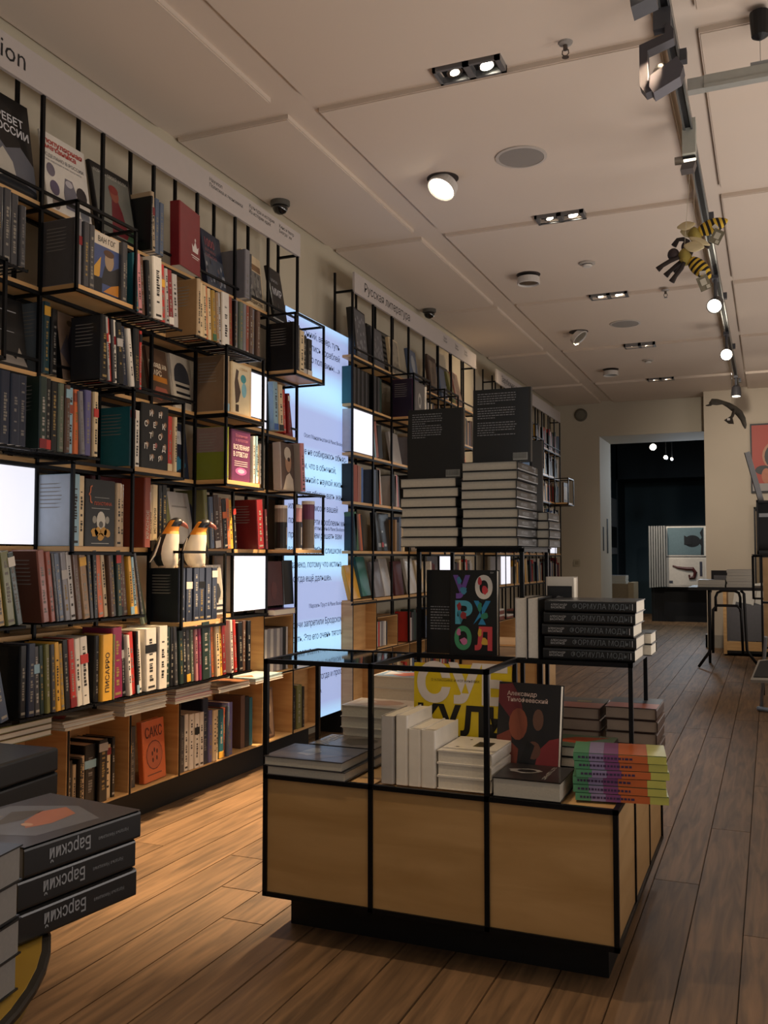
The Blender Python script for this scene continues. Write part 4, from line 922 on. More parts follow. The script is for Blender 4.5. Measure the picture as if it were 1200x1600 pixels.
def lie(lab, cn, th, h, d, cx, cy, z, yaw, top=None, title=None, tk={}, page=None, flip=False, **kw):
    """book lying flat; yaw 0 = spine to +x, 90 = spine to +y; (cx, cy) is its centre"""
    a = R(yaw); sx = cx+math.cos(a)*d/2; sy = cy+math.sin(a)*d/2
    hd = (-math.sin(a)*-1, -math.cos(a))          # head direction before flip
    m = T(sx, sy, z+th/2) @ RZ(yaw) @ RX(-90 if flip else 90) @ T(0, 0, -h/2)
    e = book(uniq(lab), cn, th, h, d, m, bars=False, page=page, title=title, **kw)
    if top: top(e, d, h, th/2+.0008) if not flip else None
    return e
# glossy grey pair front left
M_SHR = mat('#8d8b8c', .25, coat=.9)
ga = lambda e, w, h, y: (patch(e, .0, w, .0, h, '#4a423c', y), poly(e, [(w*.1, h*.1), (w*.9, h*.05), (w*.95, h*.6), (w*.5, h*.9), (w*.2, h*.6)], '#5f554c', y+.0003), blob(e, w*.5, h*.4, .05, .03, '#8d877c', y+.0005, wob=.5))
lie('lower of two large glossy grey albums at the island left corner', 'dark grey', .026, .25, .19, -1.232, 2.455, ZT, 90, page=M_PAGEG)
lie('upper of two large glossy grey albums at the island left corner', 'dark grey', .026, .25, .19, -1.240, 2.452, ZT+.0268, 90, top=ga, page=M_PAGEG)
lie('grey comic album with pale lettering behind the two glossy albums', 'dark grey', .026, .22, .16, -1.21, 2.64, ZT, 90, page=M_PAGEG)
lie('upper grey comic album with pale lettering behind the glossy albums', 'dark grey', .026, .22, .16, -1.215, 2.645, ZT+.0265, 90, top=lambda e, w, h, y: (patch(e, 0, w, 0, h, '#6b625a', y), ct(e, 'ЕВГЕНИЙ', .05, .01, h*.06, y+.0004, '#b5aea4', width=w*.9, bold=.02), blob(e, w*.5, h*.6, .05, .06, '#40382f', y+.0003, wob=.5)), page=M_PAGEG)
for k in range(4): lie(f'white book, {ORD[k]} from bottom, in left pile seen through the cage', 'white', .036, .235, .17, -1.19+.004*(k % 2), 2.845-.004*k, ZT+.0366*k, 90, page=M_PAGE, top=(art_lie('#c9b8a4', '#b08a70', '#d8cfc0') if k == 3 else None))
for k in range(5): lie(f'white book, {ORD[k]} from bottom, in rear left pile under the glass', 'white', .041, .235, .16, -1.20-.003*(k % 2), 3.09+.003*k, ZT+.0416*k, 90, top=(art_lie('#7fa0c0', '#c96a50', '#d8d8dc') if k == 4 else None))
# upright pale spines in the cage
for k, (x, c, w_, h_) in enumerate(((-.993, 'light grey', .040, .185), (-.950, 'orange', .036, .19), (-.912, 'white', .038, .155), (-.872, 'white', .042, .155))):
    book(uniq(['grey-white standing book, leftmost of four before the yellow poster book', 'orange-edged standing book, second of four before the yellow poster book', 'white standing book, third of four before the yellow poster book', 'white standing book, last of four before the yellow poster book'][k]),
         c if k != 1 else 'white', w_, h_, .2, T(x, 2.392, ZT) @ RZ(-90), bars=False, page=M_PAGE)
    if k == 1:
        e = [o for o in col.objects if o.name.startswith('book')][-1]
for k in range(3):
    lie(f'white book, {ORD[k]} from bottom, in pile with a dark window cover', 'white', .034, .21, .155, -.770, 2.50, ZT+.0346*k, 0,
        top=(lambda e, w, h, y: (patch(e, 0, w, 0, h, '#cdc6b8', y), patch(e, w*.2, w*.5, h*.3, h*.62, '#2a241e', y+.0004), blob(e, w*.75, h*.7, .005, .005, '#4a3a30', y+.0004), blob(e, w*.7, h*.2, .004, .006, '#4a3a30', y+.0004))) if k == 2 else None)
# dark book in front
lie('thick black book with white ink drawing at the island front', 'black', .05, .18, .18, -.596, 2.465, ZT, 90, page=M_PAGEG, top=lambda e, w, h, y: (patch(e, 0, w, 0, h, '#201f20', y), blob(e, w*.45, h*.35, .03, .04, '#8f8d8a', y+.0003, wob=.6), blob(e, w*.45, h*.38, .018, .026, '#1b1a1b', y+.0005), ct(e, 'ПОСТМОДЕРНИСТ', .014, w*.1, h*.7, y+.0003, '#a8a5a0', width=w*.8)))
# rainbow pile
def rainbow(e, h, th, d):
    cols_ = ['#4f8a66', '#877ca0', '#7a4476', '#b86034', '#b4b45c']; cuts = [0, .17, .33, .49, .8, 1]
    for k in range(5):
        b = MB(); b.box(.0002, .0014, -th/2+.0006, th/2-.0006, h*cuts[k]+.0004, h*cuts[k+1]); ob('spine_stripe', b, mat(cols_[k], .35, coat=.5), e)
        b = MB(); b.box(-d, -.004, -th/2-.0007, -th/2-.0001, h*cuts[k]+.0004, h*cuts[k+1]); ob('cover_stripe', b, mat(cols_[k], .35, coat=.5), e)
    b = MB(); z = .012
    while z < h*.62: l = rnd.uniform(.004, .009); b.box(.0014, .002, -.0028, .0028, z, z+l); z += l+.0025
    ob('spine_print', b, mat('#3a2a4a', .5), e)
for k in range(6):
    th = .0195; z = ZT+.0195*k+.0008*k
    yaw = -90+10+rnd.uniform(-2, 2); h_ = .232; d_ = .15; a = R(yaw); cx, cy = -.378+rnd.uniform(-.003, .003), 2.515+rnd.uniform(-.003, .003)
    m = T(cx+math.cos(a)*d_/2, cy+math.sin(a)*d_/2, z+th/2) @ RZ(yaw) @ RX(-90) @ T(0, 0, -h_/2)
    e = book(uniq(f"rainbow-striped book lying {['lowest', 'second from bottom', 'third from bottom', 'fourth from bottom', 'fifth from bottom', 'topmost'][k]} in the colourful pile"), 'green', th, h_, d_, m, bars=False, page=M_PAGE)
    rainbow(e, h_, th, d_)
# yellow poster book
def art_sub(e, w, h, y):
    patch(e, 0, w, 0, h, '#c9b01c', y)
    ct(e, 'СУБ', .15, w*-.0+.008, h*.64, y+.0003, '#c9c2bc', bold=.045, width=w*.96)
    ct(e, 'О КЛАССИКЕ И КОГАНЫМИХ', .010, w*.18, h*.83, y+.0009, '#4a4420', width=w*.5)
    ct(e, 'КУЛЬ', .115, .008, h*.32, y+.0006, '#15130f', bold=.035, width=w*.93)
    ct(e, 'ТУРА', .115, .008, h*.02, y+.0006, '#15130f', bold=.035, width=w*.93)
face('large yellow poster book with giant white and black letters', '#c9b01c', .305, .305, .012, -.0, 0, 0, 0) if False else None
def faceY(label, cn, wd, hh, th, x, y, z, lean, yaw, art, back=False, **kw):
    """cover shown towards the camera (-y): x centre, y front"""
    if not back: m = T(x-wd/2, y, z+abs(math.sin(R(lean)))*th/2) @ RZ(180+yaw) @ RX(lean)
    else: m = T(x+wd/2, y, z) @ RZ(yaw) @ RX(-lean)
    e = book(uniq(label), cn, th, hh, wd, m, bars=False, **kw)
    if art: art(e, wd, hh, th/2+.0008)
    return e
faceY('large yellow poster book with giant white and black letters', 'yellow', .305, .305, .014, -.860, 2.655, ZT, 2, 0, art_sub)
def art_tim(e, w, h, y):
    patch(e, 0, w, 0, h, '#1a191c', y); poly(e, [(0, h*.97), (w*.22, h*.99), (w*.35, h*.85), (w*.45, h*.6), (w*.3, h*.55), (0, h*.78)], '#5a2026', y+.0002)
    poly(e, [(0, 0), (w*.33, 0), (w*.36, h*.3), (w*.25, h*.36), (w*.22, h*.5), (0, h*.42)], '#6a3226', y+.0003)
    blob(e, w*.34, h*.56, .028, .045, '#7a4230', y+.0004); blob(e, w*.66, h*.62, .016, .03, '#5c4034', y+.0004); blob(e, w*.6, h*.3, .022, .025, '#5c3c30', y+.0004)
    poly(e, [(w*.6, 0), (w, 0), (w, h*.45), (w*.85, h*.42), (w*.68, h*.3)], '#7c2c30', y+.0003); poly(e, [(w*.36, h*.1), (w*.5, h*.4), (w*.62, h*.35), (w*.5, h*.08)], '#0f1012', y+.0005)
    ct(e, 'Александр\nТимофеевский', .017, w*.14, h*.86, y+.0006, '#b9a49c', bold=.01)
faceY('black and dark red book with abstract heads leaning back behind the front', 'black', .185, .265, .03, -.70+.055, 2.60, ZT, 9, -6, art_tim)
# rear right piles
og = lambda e, w, h, y: (patch(e, 0, w, 0, h*.5, '#4a4640', y), patch(e, 0, w, h*.5, h, '#c0562c', y), patch(e, w*.3, w*.6, h*.3, h*.46, '#8a7a3c', y+.0003))
ob_ = lambda e, w, h, y: (patch(e, 0, w, 0, h*.55, '#3c3c40', y), patch(e, 0, w, h*.55, h, '#b8502c', y), patch(e, w*.3, w*.62, h*.3, h*.5, '#4c6070', y+.0003))
for k in range(5): lie(f'brown-edged book, {ORD[k]} from bottom, rear pile left of the right posts', 'dark brown', .034, .2, .15, -.558+.003*(k % 2), 2.93, ZT+.0345*k, 0, top=og if k == 4 else None, page=mat('#8a7a6c', .8))
for k in range(5): lie(f'grey-edged book, {ORD[k]} from bottom, rear pile under the right glass shelf', 'dark brown', .034, .2, .15, -.398+.003*(k % 2)+.005, 2.935, ZT+.0365*k, 0, top=ob_ if k == 4 else None, page=M_PAGEG)
for k in range(3): lie(f'black book, {ORD[k]} from bottom, pile with a bright graphic cover', 'black', .029, .18, .2, -.53, 2.745, ZT+.0295*k, 0, title='ГРАФИК', top=(lambda e, w, h, y: (patch(e, 0, w, 0, h, '#6f8a70', y), poly(e, [(w*.1, h*.1), (w*.6, h*.2), (w*.9, h*.6), (w*.5, h*.7)], '#b8502c', y+.0003), poly(e, [(0, h*.5), (w*.4, h*.9), (w*.1, h*.95)], '#c9c2a4', y+.0004))) if k == 2 else None)
# face-out black books in the tower
def art_yo(e, w, h, y):
    pal = ['#4a86a8', '#6a4a8a', '#c9c6c0', '#b8384a', '#3f8a72', '#b87c9a', '#3a9aa0', '#c98a2c', '#7a2a30', '#c9a83c']
    spots = [('У', 0, 0), ('О', 1, 0), ('Р', 0, 1), ('Х', 1, 1), ('О', 0, 2), ('Л', 1, 2)]
    two = [('#6a4a9a', '#3f7fa0'), ('#d0ccc6', '#c03a44'), ('#4a9ab4', '#8a2c30'), ('#2a7fb0', '#2f7a62'), ('#3f8a62', '#b86a94'), ('#c0434a', '#c9a03c')]
    for (ch, i, j), (c1, c2_) in zip(spots, two):
        x = w*(.12+.43*i); z = h*(.68-.3*j)
        for cc, off, b0 in ((c1, 0, .05), ): ct(e, ch, .088, x, z, y+.0003, cc, bold=.05, width=w*.36)
        q = MB(); blob(e, x+w*.2, z+.022, .011, .012, c2_, y+.0012, wob=.6, n=9); blob(e, x+w*.1, z+.05, .007, .012, c2_, y+.0012, wob=.6, n=9)
    ct(e, '16+', .008, w*.86, h*.96, y+.0003, '#b9b9b9')
def backtxt(n, z0, wfrac, bc=True, rag=.06, x0=.08):
    def f(e, w, h, y):
        # back cover: reads on -y with x running from -w to 0
        q = MB()
        for k in range(n):
            z = h*(z0-.033*k)
            if n > 12 and k in (5, 11): continue
            x = -w*(1-x0); end = x+w*wfrac*(1-rag*rnd.random()) if k % 6 != 4 else x+w*wfrac*.45
            while x < end:
                l = rnd.uniform(.004, .012); q.quad((x, -y, z), (min(x+l, end), -y, z), (min(x+l, end), -y, z+h*.012), (x, -y, z+h*.012)); x += l+.0022
        ob('back_print', q, mat('#77797e', .5), e)
        if bc:
            q = MB(); q.quad((-w*.3, -y-.0002, h*.02), (-w*.05, -y-.0002, h*.02), (-w*.05, -y-.0002, h*.12), (-w*.3, -y-.0002, h*.12)); ob('barcode_label', q, mat('#8d8f8c', .5), e)
            q = MB()
            for k in range(12): xx = -w*.29+k*w*.019; q.quad((xx, -y-.0006, h*.04), (xx+.0012, -y-.0006, h*.04), (xx+.0012, -y-.0006, h*.115), (xx, -y-.0006, h*.115))
            ob('barcode', q, M_BLACK, e)
    return f
faceY('black back cover standing left, partly behind the colourful-letter book', 'black', .175, .262, .02, -.925, 2.775, Z2+.0015, 1, 0, backtxt(9, .55, .5), back=True)
faceY('black book with six huge multicoloured letters standing in the tower', 'black', .155, .262, .03, -.850, 2.748, Z2+.0015, 1, 0, art_yo)
# formula pile
for k in range(5):
    th = .034; z = Z2+.0065+.0346*k; h_ = .262; d_ = .2; x0 = -.489+(0, .004, -.003, .002, .006)[k]; yy = 2.685+(.0, .003, .001, .004, .0)[k]
    m = T(x0, yy, z+th/2) @ RZ(-90) @ RX(-90) @ T(0, 0, -h_/2)
    e = book(uniq(f"thick black book with silver spine title, {ORD[k]} from bottom, right pile"), 'black', th, h_, d_, m, bars=False, page=M_PAGE)
    text('ФОРМУЛА МОДЫ', .021, mat('#6e7276', .35, .6), e, (.0008, .007, h_*.31), SPINE_UP, width=h_*.62)
    text('АЛЕКСАНДР\nВАСИЛЬЕВ', .008, mat('#a8a8aa', .5), e, (.0008, -.001, h_*.07), SPINE_UP, width=h_*.18)
    b = MB(); b.box(0, .0012, -.009, .009, h_*.955, h_*.962); ob('spine_mark', b, mat('#a8a8aa', .5), e)
for k in range(2):
    lie(f'black book, {ORD[k]} from bottom, behind the silver-titled pile', 'black', .034, .25, .13, -.478+.018, 2.955, Z2+.0065+.0346*k, 90, page=M_PAGE)
for k, x in enumerate((-.682, -.646)):
    book(['white-paged thick book standing on edge, left of the pair', 'white-paged thick book standing on edge, right of the pair'][k], 'black' if k else 'light grey', .034, .178, .19, T(x, 2.672+.19, Z2+.0065) @ RZ(90), bars=False, page=mat('#c4c1ba', .8, scale=200))
e = faceY('white book with a small black photo standing behind the pile', 'white', .09, .235, .06, -.615, 2.93, Z2+.0065, 0, 0, lambda e, w, h, y: (patch(e, .006, w-.006, h*.45, h*.88, '#1c1c1e', y), blob(e, w*.5, h*.62, .014, .03, '#8d8d8d', y+.0003, wob=.4)))
# tower top: piles and standing books
M_SHRINK = mat('#b5afa2', .3, coat=.6, scale=160)
for k in range(7):
    lie(f'shrink-wrapped black book, {ORD[k]} from bottom, left pile on the tower', 'black', .0300, .25, .186, -.968+rnd.uniform(-.006, .004), 2.80, Z3+.0055+.0306*k, 0, page=M_SHRINK)
for k in range(9):
    m_x = -.779+rnd.uniform(-.003, .003)
    e = lie(f'black book with spine lettering, {ORD[k]} from bottom, right pile on tower', 'black', .0280, .255, .176, m_x, 2.805, Z3+.0055+.0286*k, 0, page=M_PAGEG)
    text('ДАРЬЯ\nВАРЛАМОВА', .0095, mat('#8d8f92', .5), e, (.0008, .001, .03), SPINE_H if False else SPINE_UP, width=.05)
    text('СОВСЕМ ОДНА', .011, mat('#8d8f92', .5), e, (.0008, .004, .13), SPINE_UP, width=.08)
for k in range(4):
    e = lie(f'black book with spine lettering, {ORD[k]} from bottom, rear pile on tower', 'black', .028, .16, .17, -.74+rnd.uniform(-.003, .003), 3.02, Z3+.0055+.0286*k, 0, page=M_PAGEG)
    text('РОМАН', .012, mat('#8d8f92', .5), e, (.0008, .004, .04), SPINE_UP, width=.05)
faceY('shiny black back cover standing on the left tower pile', 'black', .184, .222, .024, -.968, 2.735, Z3+.0055+.0306*7, 2, 0, backtxt(11, .92, .55), back=True)
faceY('black back cover with a full text page standing on the right tower pile', 'black', .182, .228, .026, -.752, 2.735, Z3+.0055+.0286*9, 2, 0, backtxt(18, .93, .68), back=True)
book('black book standing spine-out behind the right tower pile', 'black', .045, .235, .16, T(-.70, 2.965, Z3+.0055+.0286*4) @ RZ(-62), bars=False, title=None)
# ---------------------------------------------------------------- second plywood display behind the island
dsp = thing('plywood_display', 'tall plywood display box standing behind the island', 'display table', (0, 0, 0))
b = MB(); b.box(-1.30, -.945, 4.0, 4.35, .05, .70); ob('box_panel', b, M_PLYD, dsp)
b = MB(); b.box(-.95, -.938, 3.994, 4.006, 0, .77); b.box(-1.306, -1.294, 3.994, 4.006, 0, .77); ob('frame_tube', b, M_STEEL, dsp)
b = MB(); b.box(-1.306, -.938, 3.994, 4.36, .70, .712); ob('top_board', b, M_PLY, dsp)
b = MB(); b.box(-1.28, -.96, 4.02, 4.33, 0, .05); ob('recessed_base', b, M_KICK, dsp)

# ---------------------------------------------------------------- penguin figures
def penguin(label, x, y, turn, fl):
    e = thing('penguin_figure', label, 'figurine', (x, y, ZR[2]+.2272), (0, 0, R(turn)))
    mats = [mat('#e2d5c0', .5), mat('#14161c', .45, coat=.3), mat('#e08a22', .5), mat('#e9b25a', .5)]
    prof = [(.0, -.004, .030, .036), (.06, -.006, .043, .047), (.16, -.012, .050, .054), (.28, -.014, .052, .056), (.42, -.010, .050, .052), (.54, -.003, .046, .047), (.64, .003, .040, .041),
            (.72, .008, .034, .035), (.78, .013, .031, .032), (.83, .019, .030, .031), (.88, .026, .031, .031), (.925, .032, .029, .029), (.96, .035, .023, .023), (.985, .036, .014, .014), (.995, .036, .005, .005)]
    H_ = .214
    def fine(p):
        out = []
        for a, b_ in zip(p, p[1:]):
            for k in range(3): out.append(tuple(a[i]+(b_[i]-a[i])*k/3 for i in range(4)))
        return out+[p[-1]]
    pf = fine(prof)
    zs = [p[0] for p in pf]
    def mf(t, a):
        z = zs[min(len(zs)-2, int(t*(len(zs)-1)+.001))]
        ang = (a*360+180) % 360-180       # 0 front, + right
        if z > .80: return 2 if (ang < -34 and ang > -84 and z < .93) else 1
        if z > .66:
            if -78 < ang < 95: return 2 if (z > .71 or ang < -30) else 3
            return 1
        return 0 if (-48 if fl == 0 else -66) < ang < 118 else 1
    b = MB(); b.loft([((.006 if z < .7 else .004, cy, z*H_), rx, ry, None) for z, cy, ry, rx in pf], 40, mf)
    ob('body', b, mats, e, smooth=True)
    # beak, two halves
    b = MB(); b.loft([((.004, .050, .192), .013, .013, RX(-90)), ((.005, .066, .187), .010, .011, RX(-100)), ((.006, .080, .178), .006, .008, RX(-115)), ((.006, .088, .168), .002, .003, RX(-125))], 10)
    ob('beak', b, mat('#9c5a4e', .4, coat=.3), e, smooth=True)
    b = MB(); b.lathe([(.001, -.003), (.0028, -.001), (.0028, .001), (.001, .003)], 8); ob('eye', b, mat('#c9c2b0', .2), e, (.031, .044, .198), (0, R(90), 0))
    # flippers
    b = MB(); pts = [(-.040, .135), (-.060, .10), (-.080+fl, .05), (-.092+fl, .022), (-.078+fl, .030), (-.056, .065), (-.044, .10)]
    b.prism([(p[0], p[1]) for p in pts], -.006, .006, 0, None, 'yz'); ob('flipper', b, mats[1], e, (.016, 0, 0))
    b = MB(); b.tube([(.024, -.044, .128), (.026, -.054, .098), (.026, -.070+fl*.8, .056), (.024, -.090+fl, .024)], [.002, .004, .004, .0015], 6); ob('flipper_edge', b, mats[0], e)
    b = MB(); b.prism([(.040, .13), (.050, .09), (.056, .05), (.052, .04), (.046, .07), (.038, .11)], -.007, .007, 0, None, 'yz'); ob('flipper', b, mats[1], e, (-.004, 0, 0))
    for sy in (-1, 1):
        b = MB(); b.loft([((-.005, sy*.024-.004, .001), .030, .017, None), ((.002, sy*.024-.004, .008), .028, .016, None), ((-.006, sy*.022-.004, .018), .017, .013, None), ((-.01, sy*.02-.004, .030), .010, .010, None)], 14)
        ob('foot', b, mat('#c9ad92', .55), e, (.012, 0, 0), smooth=True)
    return e
penguin('plastic penguin figure standing on navy books, left of the two', -2.345, 3.238, -30, 0)
penguin('plastic penguin figure standing on navy books, right of the two', -2.330, 3.424, -44, .006)

# ---------------------------------------------------------------- ceiling fittings
DLY = [(3.55, 3.672), (5.365, 5.49), (7.17, 7.295), (9.03, 9.15), (10.86, 10.98), (1.74, 1.86)]
for i, (y0, y1) in enumerate(DLY):
    e = thing('twin_downlight', f"recessed twin downlight in the ceiling joint, {['nearest', 'second', 'third', 'fourth', 'fifth', 'overhead'][i]} of the row", 'ceiling light', (-1.125, (y0+y1)/2, CZ-.004))
    b = MB(); w2 = .145; d2 = (y1-y0)/2
    b.box(-w2, w2, -d2, -d2+.014, 0, .03); b.box(-w2, w2, d2-.014, d2, 0, .03); b.box(-w2, -w2+.014, -d2, d2, 0, .03); b.box(w2-.022, w2, -d2, d2, 0, .03); b.box(-.014, .014, -d2, d2, 0, .03)
    ob('bezel', b, mat('#8f9092', .35, .7), e)
    for sx in (-1, 1):
        b = MB(); b.box(sx*.07-.055, sx*.07+.055, -d2+.012, d2-.012, .0285, .03); ob('recess', b, M_BLACK, e)
        b = MB(); b.lathe([(.034, 0), (.034, .006), (.02, .012)], 20); ob('reflector', b, M_CHROME, e, (sx*.07+.006, .0, .012), (0, R(-12), 0))
        b = MB(); b.lathe([(.028 if sx > 0 else .018, -.002), (.02, -.001)], 20); ob('lamp_lens', b, M_LAMPON if True else M_CHROME, e, (sx*.07+.006, 0, .011), (0, R(-12), 0))
def gimbal(label, x, y, on, ax, az, flat=False):
    e = thing('gimbal_spotlight', label, 'ceiling light', (x, y, CZ))
    b = MB(); b.lathe([(.085, 0), (.085, -.004), (.06, -.005)], 28); ob('base_ring', b, mat('#3a3330', .5), e)
    m = T(0, 0, -.045) @ RZ(az) @ RY(ax)
    b = MB(); b.lathe([(.062, .028), (.078, .022), (.082, -.022), (.076, -.026), (.07, -.02), (.06, .0)], 28); ob('head', b, mat('#c4c0ba', .4), e, smooth=False, mtx=m)
    b = MB(); b.lathe([(.068, -.018), (.05, -.006), (.02, .002)], 24); ob('reflector', b, M_LAMPON if on else M_CHROME, e, mtx=m)
    b = MB(); b.tube([(0, 0, 0), (.0, .0, -.03)], .012, 8); ob('stem', b, M_BLACK, e)
gimbal('lit round swivel spotlight, nearest to the camera on the ceiling', -1.585, 4.60, True, 32, 60)
gimbal('round white can spotlight below the first lit one', -1.57, 6.44, False, 0, 0)
gimbal('round swivel spotlight folded open, third along the ceiling', -1.56, 8.27, False, 42, 170)
gimbal('round white can spotlight, farthest along the ceiling', -1.56, 10.08, False, 0, 0)
for i, y in enumerate((4.50, 8.13)):
    e = thing('ceiling_speaker', ['round grey ceiling speaker grille nearer the camera', 'round grey ceiling speaker grille farther away'][i], 'speaker', (-1.13, y, CZ))
    b = MB(); b.lathe([(.13, 0), (.13, -.006), (.115, -.008), (.115, -.005)], 36); ob('rim', b, mat('#b5aea6', .5), e)
    b = MB(); b.lathe([(.114, -.004), (.112, -.0065)], 36); ob('grille', b, mat('#8a857f', .6, scale=300, var=.3), e)
for i, y in enumerate((6.33, 9.75)):
    e = thing('smoke_detector', ['white ceiling smoke detector past the second spotlight', 'farther small white ceiling smoke detector'][i], 'detector', (-1.13, y, CZ))
    b = MB(); b.lathe([(.055, 0), (.055, -.01), (.04, -.014)], 24); ob('base', b, mat('#a8a198', .5), e)
    b = MB(); b.lathe([(.034, -.014), (.034, -.022), (.03, -.03), (.01, -.032)], 24); ob('cap', b, mat('#c9c4bc', .5), e)
    b = MB(); b.lathe([(.0345, -.015), (.0345, -.019)], 24); ob('slot', b, M_BLACK, e)
for i, (x, y) in enumerate(((-.71, 3.55), (-.70, 7.22))):
    e = thing('sprinkler_head', ['small sprinkler head on the ceiling nearer the camera', 'small sprinkler head on the ceiling farther away'][i], 'sprinkler', (x, y, CZ))
    b = MB(); b.lathe([(.03, 0), (.026, -.006), (.012, -.01)], 16); ob('escutcheon', b, mat('#8f8a84', .4), e)
    b = MB(); b.lathe([(.008, -.008), (.010, -.03), (.004, -.032)], 10); b.tube([(-.011, 0, -.03), (-.013, 0, -.045), (0, 0, -.058), (.013, 0, -.045), (.011, 0, -.03)], .0025, 6); ob('frame_arms', b, mat('#6a625c', .35, .7), e)
    b = MB(); b.lathe([(.014, -.058), (.014, -.06)], 12); ob('deflector', b, mat('#6a625c', .35, .7), e)
for i, y in enumerate((4.55, 7.05)):
    e = thing('dome_camera', ['black dome camera above the end of the near bookcase', 'black dome camera above the middle bookcase sign'][i], 'camera', (-2.55, y, CZ))
    b = MB(); b.lathe([(.056, 0), (.056, -.022), (.048, -.028)], 24); ob('housing', b, mat('#55524c', .5), e)
    b = MB(); b.lathe([(.046, -.026), (.044, -.045), (.032, -.064), (.012, -.074), (.002, -.076)], 24); ob('dome', b, mat('#08090b', .08, coat=1), e, smooth=True)
# lighting track
tr = thing('lighting_track', 'long silver and black lighting track running along the ceiling', 'track', (-.31, 0, 3.045))
b = MB(); b.box(-.020, -.0125, -1.4, 11.7, 0, .036); b.box(.0125, .02, -1.4, 11.7, 0, .036); b.box(-.02, .02, -1.4, 11.7, .03, .036); ob('rail_profile', b, mat('#8c8f90', .3, .8), tr)
b = MB(); b.box(-.0125, .0125, -1.4, 11.7, .012, .03); ob('rail_channel', b, M_BLACK, tr)
for y in (1.2, 3.7, 5.55, 7.3, 9.1, 10.9):
    b = MB(); b.box(-.006, .006, y-.006, y+.006, .036, .105); b.box(.02, .045, y-.02, y+.02, -.01, .036); ob('hanger', b, M_GREY, tr)
beam = thing('suspended_light_bar', 'white suspended aluminium light bar joining the track at right', 'light bar', (0, 3.64, 2.90))
b = MB(); b.box(-.26, -.20, -.022, .022, -.022, .024); ob('joint', b, mat('#9a9b96', .4), beam)
b = MB(); b.box(-.20, 1.2, -.024, .024, -.02, .026); b.box(-.20, 1.2, -.028, -.022, -.026, -.012); ob('profile', b, mat('#a3a59f', .35, .2), beam)
b = MB(); b.tube([(.0, 0, .026), (.0, 0, .20)], .0012, 5); ob('cable', b, mat('#8f8f8a', .5), beam)
b = MB(); b.lathe([(.006, -.06), (.03, -.045), (.034, .0), (.036, .045)], 14); ob('cable_cup', b, M_BLACK, beam, (.0, 0, .19))
b = MB(); b.box(-.035, .035, -.02, .02, 0, .015); ob('clip', b, mat('#8c8f90', .4), beam, (0, 0, .026))
# C-shaped near fitting
e = thing('track_spotlight', 'dark grey C-shaped spotlight hanging from the track near the camera', 'spotlight', (-.33, 3.33, 2.86))
Cc = [(.02, .115), (.02, .085), (-.068, .062), (-.068, -.088), (-.048, -.118), (.002, -.104), (-.0, -.09), (-.032, -.09), (-.04, -.068), (-.04, .036), (.05, .062), (.05, .095), (.036, .118)]
b = MB(); b.prism(Cc[::-1], -.026, .026, 0, None, 'xz'); ob('bracket', b, mat('#4a484d', .45, .2), e)
b = MB(); b.prism([(-.035, -.10), (-.03, -.06), (.06, -.01), (.082, -.05), (.07, -.085), (-.02, -.125)], -.035, .035, 0, None, 'xz'); ob('lamp_box', b, mat('#55535a', .45, .2), e)
b = MB(); b.lathe([(.002, .03), (.018, .026), (.028, .01), (.03, -.01)], 20); ob('pivot_ball', b, mat('#4c4a4c', .5), e, (.005, 0, -.04), (0, R(25), 0), smooth=True)
b = MB(); b.box(-.02, .04, -.02, .02, .11, .186); ob('adapter', b, M_GREY, e)
e = thing('track_spotlight', 'spotlight with a silver reflector at the top edge of the track', 'spotlight', (-.325, 2.86, 2.83))
b = MB(); b.prism([(-.05, .07), (.03, .07), (.035, -.03), (-.038, -.05)], -.04, .04, 0, None, 'xz'); ob('head', b, M_GREY, e)
b = MB(); b.lathe([(.034, -.004), (.018, .004)], 16); ob('reflector', b, M_LAMPON, e, (-.005, -.042, .0), (R(90), 0, 0)); b = MB(); b.box(-.01, .03, -.015, .015, .07, .216); ob('adapter', b, M_GREY, e)
e = thing('track_spotlight', 'pale box-shaped spotlight on the track above the bees', 'spotlight', (-.305, 4.36, 3.0))
b = MB(); b.box(-.032, .026, -.035, .035, -.075, .10); ob('housing', b, mat('#a9aca4', .4), e, rot=(R(-8), 0, 0)); b = MB(); b.box(-.031, .025, -.03, .03, -.088, -.078); ob('collar', b, M_BLACK, e)
b = MB(); b.prism([(-.028, -.092), (.026, -.092), (.022, -.104), (-.026, -.106)], -.036, -.02, 0, None, 'xz'); ob('glowing_slot', b, mat('#fff1d8', .5, emit=2), e)
b = MB(); b.prism([(-.034, -.106), (.026, -.104), (.014, -.138), (-.042, -.138)], -.036, .03, 0, None, 'xz'); ob('snout', b, mat('#55504e', .5), e)
b = MB(); b.lathe([(.018, -.02), (.018, .02)], 12); ob('knob', b, mat('#8a857c', .5), e, (-.048, 0, -.08), (0, R(90), 0))
def head(label, y, x, z, aim, on=True):
    e = thing('track_spotlight', label, 'spotlight', (x, y, z))
    q = (Vector(aim)-Vector((x, y, z))).to_track_quat('-Z', 'Y').to_matrix().to_4x4()
    b = MB(); b.lathe([(.03, .07), (.045, .05), (.052, -.01), (.054, -.05), (.048, -.052), (.046, -.03)], 20); ob('head', b, mat('#3c3b3e', .45, .3), e, mtx=q)
    b = MB(); b.lathe([(.046, -.04), (.02, -.034)], 20); ob('lamp_lens', b, M_LAMPON if on else M_CHROME, e, mtx=q)
    b = MB(); b.tube([(0, 0, .03), (.0, 0, 3.05-z)], .012, 8); b.box(-.022, .022, -.05, .05, 3.03-z, 3.055-z); ob('adapter', b, M_GREY, e)
head('black track spotlight shining below the lower plush bee', 6.75, -.32, 2.86, (-.7, 4.5, 1.6))
head('black track spotlight with the starry glare, middle of the track', 8.5, -.32, 2.86, (-.35, 3.0, 1.9))
